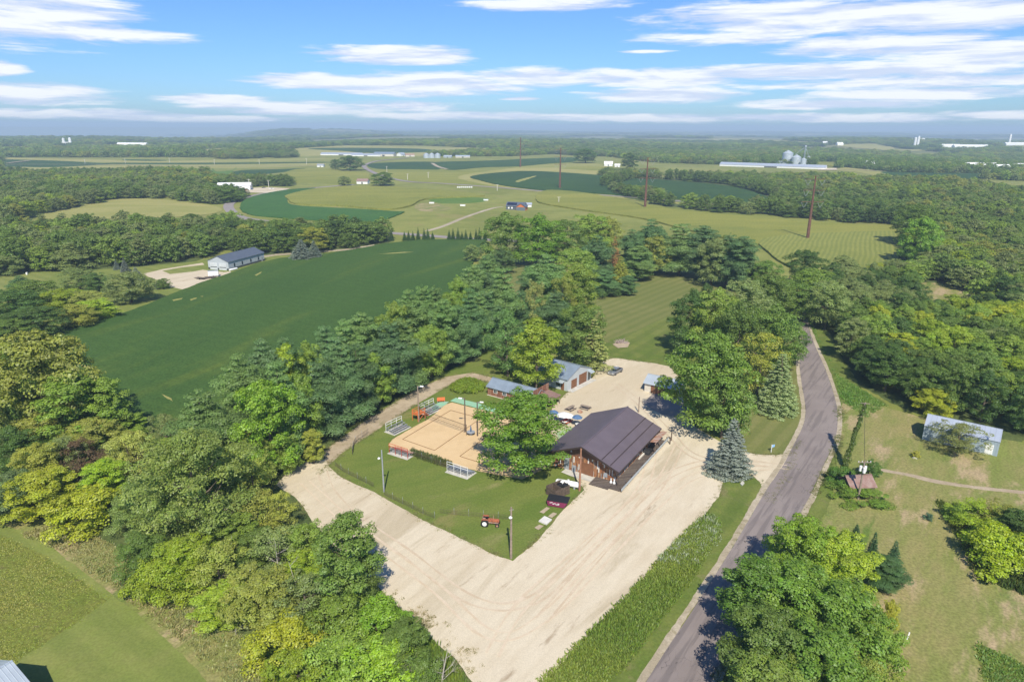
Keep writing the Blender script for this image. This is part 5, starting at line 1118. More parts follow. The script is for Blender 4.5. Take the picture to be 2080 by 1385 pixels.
aw = MB(); aw.box((-Lg/2-.6, -Wg/2+.9, 2.5), (1.3, 1.7, .06), ry=D2R(-20)); aw.build('awning', M['galv2'], ga); panel(ga, 'door', M['glass'], -Lg/2-.05, -Lg/2+.02, -Wg/2+.5, -Wg/2+1.5, 0, 2.1)
region('concrete_slab', [(c_.x-v_.x*(Lg/2+1.6)-u_.x*5.3, c_.y-v_.y*(Lg/2+1.6)-u_.y*5.3), (c_.x-v_.x*(Lg/2+1.6)+u_.x*5.6, c_.y-v_.y*(Lg/2+1.6)+u_.y*5.6), (c_.x-v_.x*Lg/2+u_.x*5.6, c_.y-v_.y*Lg/2+u_.y*5.6), (c_.x-v_.x*Lg/2-u_.x*5.3, c_.y-v_.y*Lg/2-u_.y*5.3)], m_conc, .04, .5, world=True)

# ---- small tin-roofed garage at the right of the yard
sg = empty('tin_garage', (36.3, 151.4, 0), D2R(-33), 'small garage with shiny tin roof and open brown front under the trees', 'garage')
gable(sg, 8.2, 4.8, 2.45, 3.7, M['cream'], M['galv2'], (.3, .45))
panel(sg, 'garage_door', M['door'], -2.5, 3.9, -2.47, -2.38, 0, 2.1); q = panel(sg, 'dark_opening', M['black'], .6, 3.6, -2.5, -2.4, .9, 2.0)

# ---- light blue shed on the right meadow
rs = empty('blue_shed', (90.1, 125.0, 0), D2R(-36.6), 'long pale blue metal shed with a white door on the right meadow', 'shed')
gable(rs, 12.6, 6.6, 3.1, 4.4, M['bluewall'], M['lav'], (.05, .12)); panel(rs, 'door', M['white'], 4.2, 5.5, -3.36, -3.26, 0, 2.2); panel(rs, 'roof_patch', M['gray'], -.2, .5, -.2, .0, 4.4, 4.5)

# ---- ruined shed under vines
ru = empty('ruined_shed', (59.9, 105.6, 0), D2R(7), 'small ruined shed with a rusty patched roof wrapped in vines', 'shed')
gable(ru, 4.3, 3.4, 1.7, 2.9, M['darkwood'], M['rustroof'], (.3, .3)); MB().cyl((-1.2, .6, 2.3), (-1.2, .6, 3.3), .2, .2, 8).build('chimney', M['black'], ru)

# ---- big gray machine barn on the left
lb = empty('machine_barn', (-124.2, 304.6, 0), D2R(72.5), 'gray machine barn with slate roof and two white doors beyond the soybeans', 'barn')
gable(lb, 24.5, 10.6, 3.8, 6.0, M['graywallx'], M['slate'], (.3, .35))
MB().bb(-12.3, 12.3, -5.36, 5.36, -.2, .85).build('wainscot', M['dgray'], lb)
for y in (-2.35, 2.35):
    d_ = panel(lb, 'garage_door', M['whitewall'], -12.34, -12.2, y-1.95, y+1.95, 0, 3.1); MB().bb(-12.37, -12.3, y-1.7, y+1.7, 1.05, 1.35).build('door_window', M['glass'], d_)
for x in (-8.4, -3.2, 2.6, 8.0): panel(lb, 'window', M['glass'], x-.4, x+.4, -5.39, -5.28, 1.2, 2.6)
panel(lb, 'door', M['gray'], 10.0, 10.9, -5.4, -5.3, 0, 2.2)
tr = empty('cargo_trailer', GP(434, 562), D2R(20), 'white enclosed trailer parked in front of the gray machine barn', 'trailer'); MB().bb(-2.0, 2.0, -1.1, 1.1, .5, 2.5).build('body', M['white'], tr, bevel=.1); MB().bb(-2.05, 2.05, -1.12, 1.12, 2.5, 2.56).build('roof', M['gray'], tr)
for y in (-1.1, 1.1): MB().cyl((0, y-.1, .35), (0, y+.1, .35), .35, .35, 12).build('wheel', M['rubber'], tr)
for i, (px, py, l_) in enumerate(((404, 567, 'left'), (424, 565, 'right'))):
    t_ = empty('flatbed_trailer', GP(px+4, py), D2R(-20+i*50), '%s dark flatbed trailer on the gravel by the machine barn' % l_, 'trailer', 'flatbed trailers by the machine barn'); MB().bb(-2.2, 2.2, -.95, .95, .5, .62).build('bed', M['darkwood'], t_); MB().bar((-2.2, 0, .5), (-3.6, 0, .35), .12).build('tongue', M['dgray'], t_)
    for y in (-1, 1): MB().cyl((.3, y-.1, .32), (.3, y+.1, .32), .32, .32, 10).build('wheel', M['rubber'], t_)
o = MB().cyl((-2, 0, .45), (2, 0, .45), .45, .45, 14).build('white_tank', M['white'], None, GP(474, 549), (0, 0, D2R(62)), True, .05); props(o, 'long white tank lying beside the gray machine barn', 'tank')

# ---- gray shed roof in the bottom left corner
cs = empty('corner_shed', (-53.7, 53.5, 0), D2R(62), 'gray metal shed roof cut off by the bottom left corner of the photo', 'shed')
cs.location = (-56.2, 55.3, 0); cs.rotation_euler = (0, 0, D2R(60)); gable(cs, 9, 7.6, 3.3, 4.9, M['graywallx'], M['galv2'], (.3, .3))
cs.location = (-56.0, 55.6, 0)

# ---- dark farmhouse in the middle distance
fh = empty('farmhouse', GP(1049, 426), D2R(-14), 'dark blue gray farmhouse with orange gable and solar panels on the pasture', 'house')
gable(fh, 14, 8, 3, 5.6, dirt_mat('dark_blue_siding', (.09, .11, .13), .7, .1, .5), M['slate'], (.4, .4))
MB().box((-2.8, -2.3, 4.55), (7.5, 2.6, .08), rx=D2R(32)).build('solar_panel', M['solar'], fh)
wn = MB(); wn.yprism([(1.5, -.2), (8.5, -.2), (8.5, 3), (5, 5.2), (1.5, 3)], -7.0, 1); wn.build('wing', M['orange'], fh)
wr = MB(); wr.yprism([(5, 5.3), (9.0, 2.8), (9.0, 2.92), (5, 5.42)], -7.5, 1.5); wr.yprism([(5, 5.3), (1.0, 2.8), (1.0, 2.92), (5, 5.42)], -7.5, 1.5); wr.build('wing_roof', M['slate'], fh)
MB().bb(1.6, 8.4, -7.05, -6.95, 0, 2.7).build('wing_wall', dirt_mat('blue_gray_wing_siding', (.12, .15, .17), .7, .1, .5), fh); MB().bb(-2, 4, -9.5, -4, 0, .12).build('patio', m_conc, fh)
for x in (-5, -2.5): panel(fh, 'window', M['white'], x-.6, x+.6, -4.06, -3.98, 1, 2.3)
ch = empty('white_shed', GP(1073, 421), 0, 'small white shed beside the dark farmhouse', 'shed'); gable(ch, 5, 3.5, 2.4, 3.4, M['white'], M['lav'])

def shed(px, py, L, W, he, hr, ang, wall, roof, label, cat='barn', name='farm_barn', up=0.0, door=True, group=None):
    e_ = empty(name, GP(px, py), D2R(ang), label, cat, group); gable(e_, L, W, he, hr, wall, roof, (.4, .4), z0=-3)
    if door: panel(e_, 'door', M['dgray'], -L*.06, L*.06, -W/2-.08, -W/2+.02, 0, he*.7)
    return e_
# long poultry barns with their grain bins on the right
shed(1567, 341, 158, 15, 3.2, 6.4, -32.6, M['white'], M['lav'], 'nearer long white poultry barn on the right below the grain bins', name='poultry_barn', group='long poultry barns')
shed(1530, 333.5, 110, 15, 3.2, 6.4, -32.6, M['white'], M['lav'], 'farther long white poultry barn behind the nearer one', name='poultry_barn', group='long poultry barns')
def gbin(px, py, r, h, label, hh=None, group='grain bins'):
    e_ = empty('grain_bin', GP(px, py), 0, label, 'grain bin', group); MB().cyl((0, 0, -1), (0, 0, h), r, r, 20).build('bin_wall', M['grate'], e_, smooth=False); MB().lathe([(r+.15, h), (r*.5, h+r*.32), (.5, h+r*.58), (0, h+r*.6)], 20).build('roof', M['grate'], e_); return e_
gbin(1598, 335, 8.6, 19, 'largest grain bin above the poultry barns')
gbin(1616, 336, 7.6, 13, 'middle grain bin above the poultry barns')
gbin(1631, 337, 4.6, 10, 'small grain bin under the leg tower')
gbin(1641, 334, 2.8, 12, 'narrow hopper bin right of the leg tower')
lt = empty('grain_leg_tower', GP(1632, 334), 0, 'thin lattice grain leg tower beside the grain bins', 'tower')
m_ = MB()
for x in (-.8, .8):
    for y in (-.8, .8): m_.bar((x, y, 0), (x, y, 30), .25)
for k in range(10):
    for s_ in (-.8, .8): m_.bar((-.8, s_, k*3), (.8, s_, k*3+3), .16); m_.bar((s_, -.8, k*3+3), (s_, .8, k*3), .16)
m_.build('lattice', M['grate'], lt); MB().bb(-1.4, 1.4, -1.2, 1.2, 29, 31.5).build('leg_head', M['grate'], lt); MB().bar((0, 0, 29), (-16, 2, 16), .4).bar((0, 0, 29), (9, 0, 10), .4).build('spout', M['grate'], lt)
# left-centre farmstead
shed(695, 316, 86, 15, 3, 5.5, -4, M['white'], M['lav'], 'long pale livestock barn left of the tree clump on the far farm', name='livestock_barn')
shed(745, 318, 60, 15, 3, 5.5, -5, M['white'], M['lav'], 'long pale livestock barn right of the tree clump on the far farm', name='livestock_barn')
shed(782, 318, 42, 22, 5, 8.5, -6, M['cream'], M['galv'], 'big tan gray roofed barn at the far farm by the bending road')
shed(815, 318, 14, 12, 4, 7.5, 60, M['white'], M['galv2'], 'small white barn beside the big tan one'); shed(832, 319, 18, 10, 4, 6, 20, M['cream'], M['rust'], 'small brown roofed barn on the far farm')
for k, x in enumerate((866, 877, 889)): gbin(x, 322, 5.6, 7, ('left', 'middle', 'right')[k]+' of the three pale grain bins on the far farm', group='grain bins of the far farm')
shed(910, 321, 16, 8, 3, 5, -10, M['galv2'], M['galv2'], 'low tin shed right of the three grain bins'); shed(940, 321, 28, 8, 3, 5, 4, M['cream'], M['galv2'], 'low pale shed at the end of the far farm')
# small white barn right of centre with lean-to
shed(1236, 338, 13, 9, 3.8, 7.6, -12, M['white'], M['white'], 'small white barn with a steep white roof on the far slope'); shed(1254, 340, 8, 6, 3, 5, -12, M['white'], M['white'], 'tiny white shed beside the small white barn', 'shed', 'small_shed')
# white roadside buildings with parked cars
shed(436, 391, 30, 16, 4, 6, 12, M['graywall'], M['galv'], 'gray roadside workshop behind the roadside tree', 'workshop', 'workshop'); shed(478, 386, 30, 18, 4.5, 7, 14, M['white'], M['white'], 'white roofed roadside workshop beside the gravel yard', 'workshop', 'workshop')
shed(652, 340, 10, 8, 3, 5, 0, M['white'], M['gray'], 'small house left of the far tree clump', 'house', 'house'); shed(738, 374, 12, 9, 3.2, 5.5, -5, M['white'], M['rustroof'], 'small white farmhouse with a brown roof by the round tree', 'house', 'house')
# scattered white farms near the horizon
for px, py, L, lab in ((136, 297, 26, 'white farm with silos on the left hills'), (270, 298, 90, 'long pale barn on the left hills'), (1970, 301, 110, 'long white barn at the far right'), (1930, 300, 60, 'white barn below two silos on the right'), (2000, 346, 34, 'white farm building at the far right road'), (2065, 347, 30, 'white roofed barn with dark doorway at the right edge'), (1968, 345, 26, 'pale farm shed left of the far right farm buildings'), (1985, 349, 20, 'low white farm building in front of the far right farm'), (2030, 350, 26, 'low brown and white shed between the far right barns'), (2060, 296, 80, 'long white barn at the right horizon'), (1985, 287, 30, 'tiny white farm near the right horizon'), (1765, 342, 12, 'small white house in the distant wood'), (1705, 296, 22, 'red and white farm on the tan field'), (1675, 294, 16, 'small white house on the tan field'), (828, 265, 60, 'tiny white farm near the centre horizon'), (768, 265, 26, 'tiny white house near the centre horizon'), (1490, 268, 50, 'tiny white farm on the hazy right horizon'), (650, 271, 50, 'pale roof on the hazy bluff'), (1865, 287, 50, 'pale barn before the dark trees on the right horizon'), (1252, 286, 24, 'small white house in the hazy middle woods')):
    shed(px, py, L, 12+L*.06, 6, 11, random.uniform(-8, 8), M['white'], M['white'], lab, 'farm', 'far_farm', door=False)
for px, py, h, lab in ((131, 296, 22, 'left white silo on the left hills'), (144, 297, 24, 'right white silo on the left hills'), (1857, 300, 34, 'left silo of the far right farm'), (1863, 300, 38, 'right silo of the far right farm'), (2049, 295, 40, 'lone silo near the right horizon')):
    e_ = empty('silo', GP(px, py), 0, lab, 'silo'); MB().cyl((0, 0, -2), (0, 0, h*.9), 4, 4, 14).build('silo_wall', M['white'], e_); MB().lathe([(4, h*.9), (3, h*.97), (0, h)], 14).build('dome', M['grate'], e_)
# orchard boxes
for i, (px, py) in enumerate(((877, 414), (924, 402), (987, 408), (940, 419))):
    o = MB().bb(-2, 2, -1.2, 1.2, 0, 1.1).prism([(-2.1, -1.3), (2.1, -1.3), (2.1, 1.3), (-2.1, 1.3)], 1.1, 1.2).build('bee_shelter', M['white'], None, GP(px, py), bevel=.05); props(o, ('leftmost', 'upper', 'rightmost', 'lower')[i]+' low white shelter around the square garden plot', 'shelter', 'white shelters of the garden plot')
# beehive-like white row
for i in range(8):
    o = MB().bb(-.7, .7, -.7, .7, 0, 1.3).bb(-.8, .8, -.8, .8, 1.3, 1.4).build('white_crate', M['white'], None, GP(930+i*4, 382)); props(o, '%s from the left in the row of white calf huts by the far road' % ORD[i], 'hut', 'white calf huts')

# ---- cars
def car(loc, rz, paint, label, pick=False, simple=False, group=None):
    e_ = empty('pickup_truck' if pick else 'parked_car', loc, rz, label, 'pickup' if pick else 'car', group)
    prof = [(-2.4, .35), (-2.45, .85), (-1.3, 1.0), (2.35, .95), (2.4, .4)] if pick else [(-2.2, .3), (-2.25, .75), (-1.4, .95), (2.0, .95), (2.2, .7), (2.2, .3)]
    MB().yprism(prof, -.9, .9).build('body', paint, e_, bevel=.06)
    MB().yprism([(-1.35, .95), (-.75, 1.5), (.55, 1.5), (.8, .95)] if pick else [(-1.3, .93), (-.7, 1.4), (1.0, 1.4), (1.7, .93)], -.78, .78).build('cabin', M['glass'], e_, bevel=.05)
    MB().yprism([(-.78, 1.47), (-.72, 1.54), (.52, 1.54), (.6, 1.47)] if pick else [(-.7, 1.38), (-.6, 1.44), (.9, 1.44), (1.05, 1.38)], -.74, .74).build('roof', paint, e_)
    if pick: MB().bb(.85, 2.3, -.72, .72, .93, .97).build('bed', M['black'], e_); MB().cyl((.9, 0, 1.0), (.9, 0, 1.62), .05, .05, 6).bb(.85, .95, -.5, .5, 1.55, 1.65).build('light_bar', M['white'], e_)
    if not simple:
        for x in (-1.45, 1.45):
            for y in (-.9, .9): w_ = MB().cyl((x, y-.1, .34), (x, y+.1, .34), .34, .34, 14).build('wheel', M['rubber'], e_); MB().cyl((x, y*1.12-.01, .34), (x, y*1.12+.01, .34), .18, .18, 10).build('rim', M['alu'], w_)
        for y in (-.65, .65): MB().bb(-2.48, -2.4, y-.15, y+.15, .62, .78).build('headlight', M['white'], e_)
        MB().bb(-2.5, -2.3, -.88, .88, .38, .55).build('bumper', M['alu'], e_)
    return e_
car(GP(1250, 758), D2R(52), dirt_mat('gray_truck_paint', (.24, .25, .27), .3, .1, 2, .3, .7), 'silver pickup truck parked alone on the gravel behind the barn', True)
for px, py, pm, lb_ in ((484, 389.5, M['white'], 'white car at the front of the workshop'), (491, 389, M['blue'], 'blue car beside the white one at the workshop'), (498, 388, M['red'], 'red car at the workshop wall'), (504, 387.5, M['white'], 'white van-like car right of the red one'), (510, 387, M['silver'], 'silver car at the end of the workshop row'), (536, 383, M['black'], 'dark car alone at the back of the gravel yard')): car(GP(px, py), random.uniform(0, 3), pm, lb_, simple=True, group='cars at the roadside workshop')
car(GP(552, 385), .2, M['silver'], 'gray truck parked beside the pole in the far gravel yard', True, True)

# ---- poles
def pole(px, py, top, mat, label, r=.15, name='utility_pole', parts=None, base=None, lean=None, cat='pole'):
    x, y = G(px, py) if base is None else base; h = topheight(px, py, top) if top > 40 else top; e_ = empty(name, (x, y, float(terr(x, y))), 0, label, cat)
    t = Vector((0, 0, h)) if lean is None else Vector(lean); MB().cyl((0, 0, -.5), t, r*1.15, r*.75, 10).build('pole', mat, e_); return e_, h
def yard_lamp(e_, h, dx=-.5, s=1.0):
    MB().bar((0, 0, h*.82), (dx*.9, -.15, h*.84), .05).build('lamp_arm', M['gray'], e_); MB().lathe([(0, .1), (.1, .1), (.24*s, -.08), (.2*s, -.2), (0, -.26)], 10, (dx, -.2, h*.83)).build('lamp_head', M['white'], e_, smooth=True)
e_, h = pole(780, 999, 914, M['gray'], 'gray light pole standing in the lawn corner left of the court', .13, 'lamp_pole', cat='lamp pole'); yard_lamp(e_, h)
e_, h = pole(1038, 1134, 1030, M['wood'], 'gray wooden light pole at the tip of the lawn by the lot', .17, 'lamp_pole', cat='lamp pole'); yard_lamp(e_, h, -.1, 1.2); MB().bar((-.25, 0, h-.5), (.35, 0, h-.35), .06).build('bracket', M['gray'], e_)
e_, h = pole(1177, 997, 911, M['pole2'], 'reddish wooden pole in front of the barn gable', .18)
e_, h = pole(1297, 838, 806, M['wood'], 'short wooden pole rising behind the barn roof', .13)
for px, py, tp_, lb_, sx in ((851, 857, 784, 'floodlight pole beside the orange platform at the left net end', 1), (945, 878, 808, 'floodlight pole at the right end of the volleyball net', -1), (970, 886, 816, 'floodlight pole nearest the big green tree', 1)):
    e_, h = pole(px, py, tp_, M['wood'] if px < 900 else M['darkwood'], lb_, .14, 'floodlight_pole', cat='floodlight pole'); MB().bb(min(0, sx*1.1), max(0, sx*1.1), -.06, .06, h-.2, h-.1).build('crossarm', M['gray'], e_); MB().box((sx*.9, -.1, h-.02), (.75, .45, .16), ry=.1).build('floodlight', M['white'], e_, bevel=.03)
# pole with transformers by the ruined shed
e_, h = pole(1743, 1014, 936, M['wood'], 'wooden pole with white transformers over the ruined shed', .16)
MB().bar((-1.1, 0, h-.25), (1.1, 0, h-.25), .12).build('crossarm', M['wood'], e_)
for a in (0.4, 2.5, 4.6): MB().cyl((math.cos(a)*.42, math.sin(a)*.42, h*.73), (math.cos(a)*.42, math.sin(a)*.42, h*.73+.9), .24, .24, 10).build('transformer', M['white'], e_)
for x in (-1, -.4, .4, 1): MB().cyl((x, 0, h-.2), (x, 0, h+.05), .06, .04, 6).build('insulator', M['white'], e_)
PB = Vector((e_.location.x, e_.location.y, h))
vp = empty('vine_covered_pole', (61.7, 113.8, 0), 0, 'leaning pole thickly wrapped in green vines beside the road', 'pole')
MB().cyl((0, 0, -.4), (4.4, 4.6, 11.2), .19, .12, 8).build('pole', M['wood'], vp); MB().bar((3.6, 4.8, 11.0), (5.2, 4.4, 11.0), .1).build('crossarm', M['wood'], vp)
Lv = Leaves()
for k in range(44):
    t = k/44; Lv.lump((4.4*t+random.uniform(-.2, .2), 4.6*t+random.uniform(-.2, .2), 11.0*t), random.uniform(.3, .62)*(1.15-.45*t), 90, .22)
c_ = bpy.data.objects.new('vines', Lv.mesh('vines', m_leaf)); col.objects.link(c_); c_.parent = vp; c_.color = (.10, .15, .025, 1)
m_ = MB()
def wire(m_, a, b, sag, n=12, r=.02):
    P = [Vector(a).lerp(Vector(b), k/n)-Vector((0, 0, sag*4*(k/n)*(1-k/n))) for k in range(n+1)]
    for p, q in zip(P, P[1:]): m_.cyl(p, q, r, r, 4)
wire(m_, (66.1, 118.4, 11.1), PB, .6, r=.035); o = m_.build('power_line', M['black']); props(o, 'dark wire running from the vine-covered pole to the transformer pole', 'wire')
# steel transmission pylons
def pylon(px, py, h, label, sc_=1.0):
    e_ = empty('transmission_pylon', GP(px, py), 0, label, 'pylon', 'brown steel pylons in a line'); MB().cyl((0, 0, -1), (0, 0, h), .95*sc_, .35*sc_, 12).build('shaft', M['steel'], e_)
    for k, z in enumerate((h*.60, h*.78, h*.95)):
        w_ = 6.2-.3*k; ar = MB().bar((-w_, 0, z), (w_, 0, z), .24, .26).build('crossarm', M['steel'], e_)
        for sx in (-1, 1): MB().bar((sx*w_, 0, z-.1), (sx*(w_-1.7), 0, z-3.2), .12).bar((sx*(w_-3.4), 0, z-.1), (sx*(w_-1.7), 0, z-3.2), .12).build('insulator_string', M['alu'], ar)
    MB().bar((-2, 0, h*.995), (2, 0, h*.995), .25).build('top_arm', M['steel'], e_); return e_
pylon(1640, 487, 35, 'nearest and largest brown pylon with white insulator strings')
pylon(1310, 423, 38, 'second brown pylon behind the corn ridge', 1.1); pylon(1137, 384, 40, 'third brown pylon in the dark green field', 1.2); pylon(1057, 340, 44, 'fourth and farthest brown pylon', 1.4)
for i, (px, py, tp_) in enumerate(((1135, 413, 400), (1010, 388, 375), (870, 362, 350), (786, 351, 338), (828, 366, 353), (173, 333, 324), (255, 333, 323), (345, 332, 321), (436, 335, 324), (527, 335, 324), (623, 335, 322), (507, 384, 364), (546, 381, 366))):
    o, h = pole(px, py, tp_, M['cream'], ('pale utility pole by the dark farmhouse', 'pale pole at the left of the far green field', 'pale pole beside the winding far road', 'pale pole at the far road bend', 'pale pole right of the far road bend', 'first pale pole from the left along the field strips', 'second pale pole from the left along the field strips', 'third pale pole from the left along the field strips', 'fourth pale pole from the left along the field strips', 'fifth pale pole from the left along the field strips', 'sixth pale pole from the left along the field strips', 'left pale pole in the far gravel yard', 'right pale pole in the far gravel yard')[i], .28)
    MB().bar((-1.6, 0, h*.94), (1.6, 0, h*.94), .2).build('crossarm', M['cream'], o)

# ---- volleyball court
def court_lines(P, label):
    m_ = MB(); n = len(P)
    for i in range(n):
        a = G(*P[i]); b = G(*P[(i+1) % n]); m_.bar((a[0], a[1], .2), (b[0], b[1], .2), .09, .03)
    o = m_.build('boundary_rope', M['rope']); props(o, label, 'rope')
court_lines([(915.7, 834.5), (976.4, 851), (882.8, 916), (817.8, 893.4)], 'brown rope outline of the front volleyball court')
CA = [(934, 928), (975, 899), (1010, 880), (1100, 905), (1060, 960)]
court_lines([(934, 928), (1010, 872), (1085, 893), (1020, 955)], 'brown rope outline of the second court partly under the big tree')
nt = empty('volleyball_net', (0, 0, 0), 0, 'volleyball net stretched across the front court between dark posts', 'net')
na_ = Vector((*G(867, 856), 0)); nb_ = Vector((*G(945, 884), 0)); nt.location = na_; nb_ -= na_
m_ = MB().bar((0, 0, 2.3), nb_+Vector((0, 0, 2.3)), .03, .09).bar((0, 0, 1.35), nb_+Vector((0, 0, 1.35)), .03, .07).bar(nb_*.02+Vector((0, 0, 1.35)), nb_*.02+Vector((0, 0, 2.3)), .05).bar(nb_*.97+Vector((0, 0, 1.35)), nb_*.97+Vector((0, 0, 2.3)), .05); m_.build('net_tape', M['net'], nt)
m_ = MB()
for k in range(1, 60): m_.bar(nb_*(k/60)+Vector((0, 0, 1.38)), nb_*(k/60)+Vector((0, 0, 2.28)), .008)
for k in range(1, 7): m_.bar(Vector((0, 0, 1.35+k*.135)), nb_+Vector((0, 0, 1.35+k*.135)), .008)
m_.build('mesh', M['net'], nt)
for q in (nb_*-.03, nb_*1.03): MB().cyl(q, q+Vector((0, 0, 2.5)), .07, .07, 8).build('net_post', M['darkwood'], nt)
# spool table with folded blue umbrella
st = empty('umbrella_table', GP(956.5, 884), 0, 'gray round spool table with a folded blue umbrella between the courts', 'table')
MB().cyl((0, 0, .1), (0, 0, .75), .35, .35, 12).build('pedestal', M['gray'], st); MB().cyl((0, 0, .75), (0, 0, .82), .85, .85, 20).build('table_top', M['gray'], st); MB().lathe([(.02, .8), (.12, 1.0), (.18, 1.3), (.1, 1.9), (.02, 2.3)], 10).build('folded_umbrella', M['blue'], st, smooth=True)
# bleachers
def bleacher(px, py, ang, label, railmat, seatmat, L=4.6, rot_rail=1):
    e_ = empty('bleacher', GP(px, py), D2R(ang), label, 'bleacher', 'bleachers around the sand court'); MB().bb(-L/2-.2, L/2+.2, -1.5, 1.5, -.05, .1).build('pad', m_conc, e_)
    for k in range(4): MB().bb(-L/2, L/2, -1.25+k*.62, -1.0+k*.62, .38+k*.24, .43+k*.24).build('seat', seatmat, e_); MB().bb(-L/2, L/2, -.95+k*.62, -.75+k*.62, .18+k*.24, .22+k*.24).build('footboard', M['alu'], e_)
    m_ = MB()
    for x in (-L/2+.2, 0, L/2-.2): m_.bar((x, -1.3, .1), (x, .9, 1.1), .06); m_.bar((x, .9, .1), (x, .9, 1.1), .06)
    m_.build('frame', M['gray'], e_); m_ = MB()
    for x in (-L/2, -L/6, L/6, L/2): m_.bar((x, 1.05, .1), (x, 1.05, 2.1), .07)
    for z in (1.6, 2.1): m_.bar((-L/2, 1.05, z), (L/2, 1.05, z), .07)
    m_.build('railing', railmat, e_); return e_
bleacher(874, 835, 55+0, 'back bleacher with white railing on the left of the court', M['white'], M['alu'])
bleacher(808, 873, 55, 'front left bleacher with white railing beside the track lawn', M['white'], M['alu'])
bleacher(817, 922, 148, 'bleacher with faded red boards at the front left court corner', M['red'], M['rust'])
bleacher(936, 960, 148, 'bleacher with white back railing nearest the big tree', M['white'], M['alu'])
# orange referee platform and orange bench
op = empty('referee_platform', GP(851, 852), D2R(55), 'orange wooden platform with railing next to the floodlight pole', 'platform')
m_ = MB().bb(-1.2, 1.2, -.9, .9, 1.5, 1.6); m_.build('platform', M['orange'], op); m_ = MB()
for x in (-1.1, 1.1):
    for y in (-.8, .8): m_.bb(x-.07, x+.07, y-.07, y+.07, 0, 2.5)
for z in (2.0, 2.5):
    for y in (-.8, .8): m_.bar((-1.1, y, z), (1.1, y, z), .09)
    m_.bar((-1.1, -.8, z), (-1.1, .8, z), .09)
m_.bar((-1.1, -.8, .2), (1.1, -.8, 1.4), .08); m_.build('railing', M['orange'], op); m_ = MB()
for k in range(5): m_.bb(1.25+k*.3, 1.55+k*.3, -.5, .5, 1.25-k*.28, 1.3-k*.28)
m_.build('stairs', M['orange'], op)
ob = empty('orange_bench', GP(896, 817), D2R(10), 'orange slatted bench at the back edge of the court', 'bench')
MB().bb(-.9, .9, -.25, .25, .42, .5).build('seat', M['orange'], ob); MB().box((0, .3, .8), (1.8, .08, .6), rx=-.15).build('backrest', M['orange'], ob); m_ = MB()
for x in (-.8, .8): m_.bb(x-.05, x+.05, -.25, .3, 0, .45)
m_.build('leg', M['gray'], ob)

# ---- picket snow fences
def snow_fence(P, label, h=1.0):
    c = cr([G(*p) for p in P], False, 10); c = [Vector((q[0], q[1], 0)) for q in c]; e_ = empty('picket_fence', c[0], 0, label, 'fence', 'snow fences on the lawn'); m_ = MB(); m2 = MB(); acc = 0; k = 0
    for a, b in zip(c, c[1:]):
        d = (b-a).length; t = -acc
        while t+.22 <= d:
            t += .22; q = a.lerp(b, t/d)-c[0]; hh = h*random.uniform(.92, 1.04); m_.bar(q+Vector((0, 0, .05)), q+Vector((random.uniform(-.03, .03), 0, hh)), .05, .02); k += 1
            if k % 11 == 0: m2.bar(q+Vector((0, .05, 0)), q+Vector((0, .05, h*1.35)), .05)
        acc = d-t if t > 0 else acc+d
        for z in (.3, .8): m_.bar(a-c[0]+Vector((0, 0, z*h)), b-c[0]+Vector((0, 0, z*h)), .02)
    m_.build('pickets', M['darkwood'], e_); m2.build('stakes', M['gray'], e_)
snow_fence([(749, 880), (738, 888), (727, 895), (719, 906), (716, 925)], 'curved snow fence near the track at the lawn edge', 1.2)
snow_fence([(680, 946), (700, 960), (730, 975), (760, 990)], 'snow fence along the left lawn edge before the gray light pole', 1.0)
snow_fence([(779, 1005), (800, 1016), (830, 1030), (860, 1045), (883, 1054)], 'snow fence right of the gray light pole along the lot', 1.0)
snow_fence([(893, 1043), (940, 1048), (990, 1052), (1038, 1056)], 'straight snow fence behind the old tractor', 1.0)
snow_fence([(838, 925), (870, 937), (895, 947), (912, 953)], 'snow fence between the two front bleachers', 1.0)
wv_ = (1.0,)
weeds('court_grass', [(838, 916), (875, 927), (912, 943), (915, 950), (880, 940), (836, 924)], .3, .8, cm((.10, .14, .04), (.16, .16, .06), 3, 2), 'tall grass growing behind the fence at the front of the court', 'grass')

# hedge mound beside the shed
Lv = Leaves()
for k in range(46):
    a = k*2.4; q = (k/46)**.5; Lv.lump((3.9*q*math.cos(a), 2.9*q*math.sin(a), 2.5*(1-q*q*.8)-.1), .85, 330, .2, 1.0, up=.5, nj=.6)
hx_ = empty('hedge_mound', (*G(950, 792), 0), D2R(10), 'big rounded bright green shrub mound beside the dirt track', 'shrub'); c_ = bpy.data.objects.new('foliage', Lv.mesh('foliage', m_leaf)); col.objects.link(c_); c_.parent = hx_; c_.color = (.25, .34, .035, 1); MB().cyl((0, 0, -.2), (0, 0, 1.2), .3, .1, 8).build('stem', m_bark, hx_)

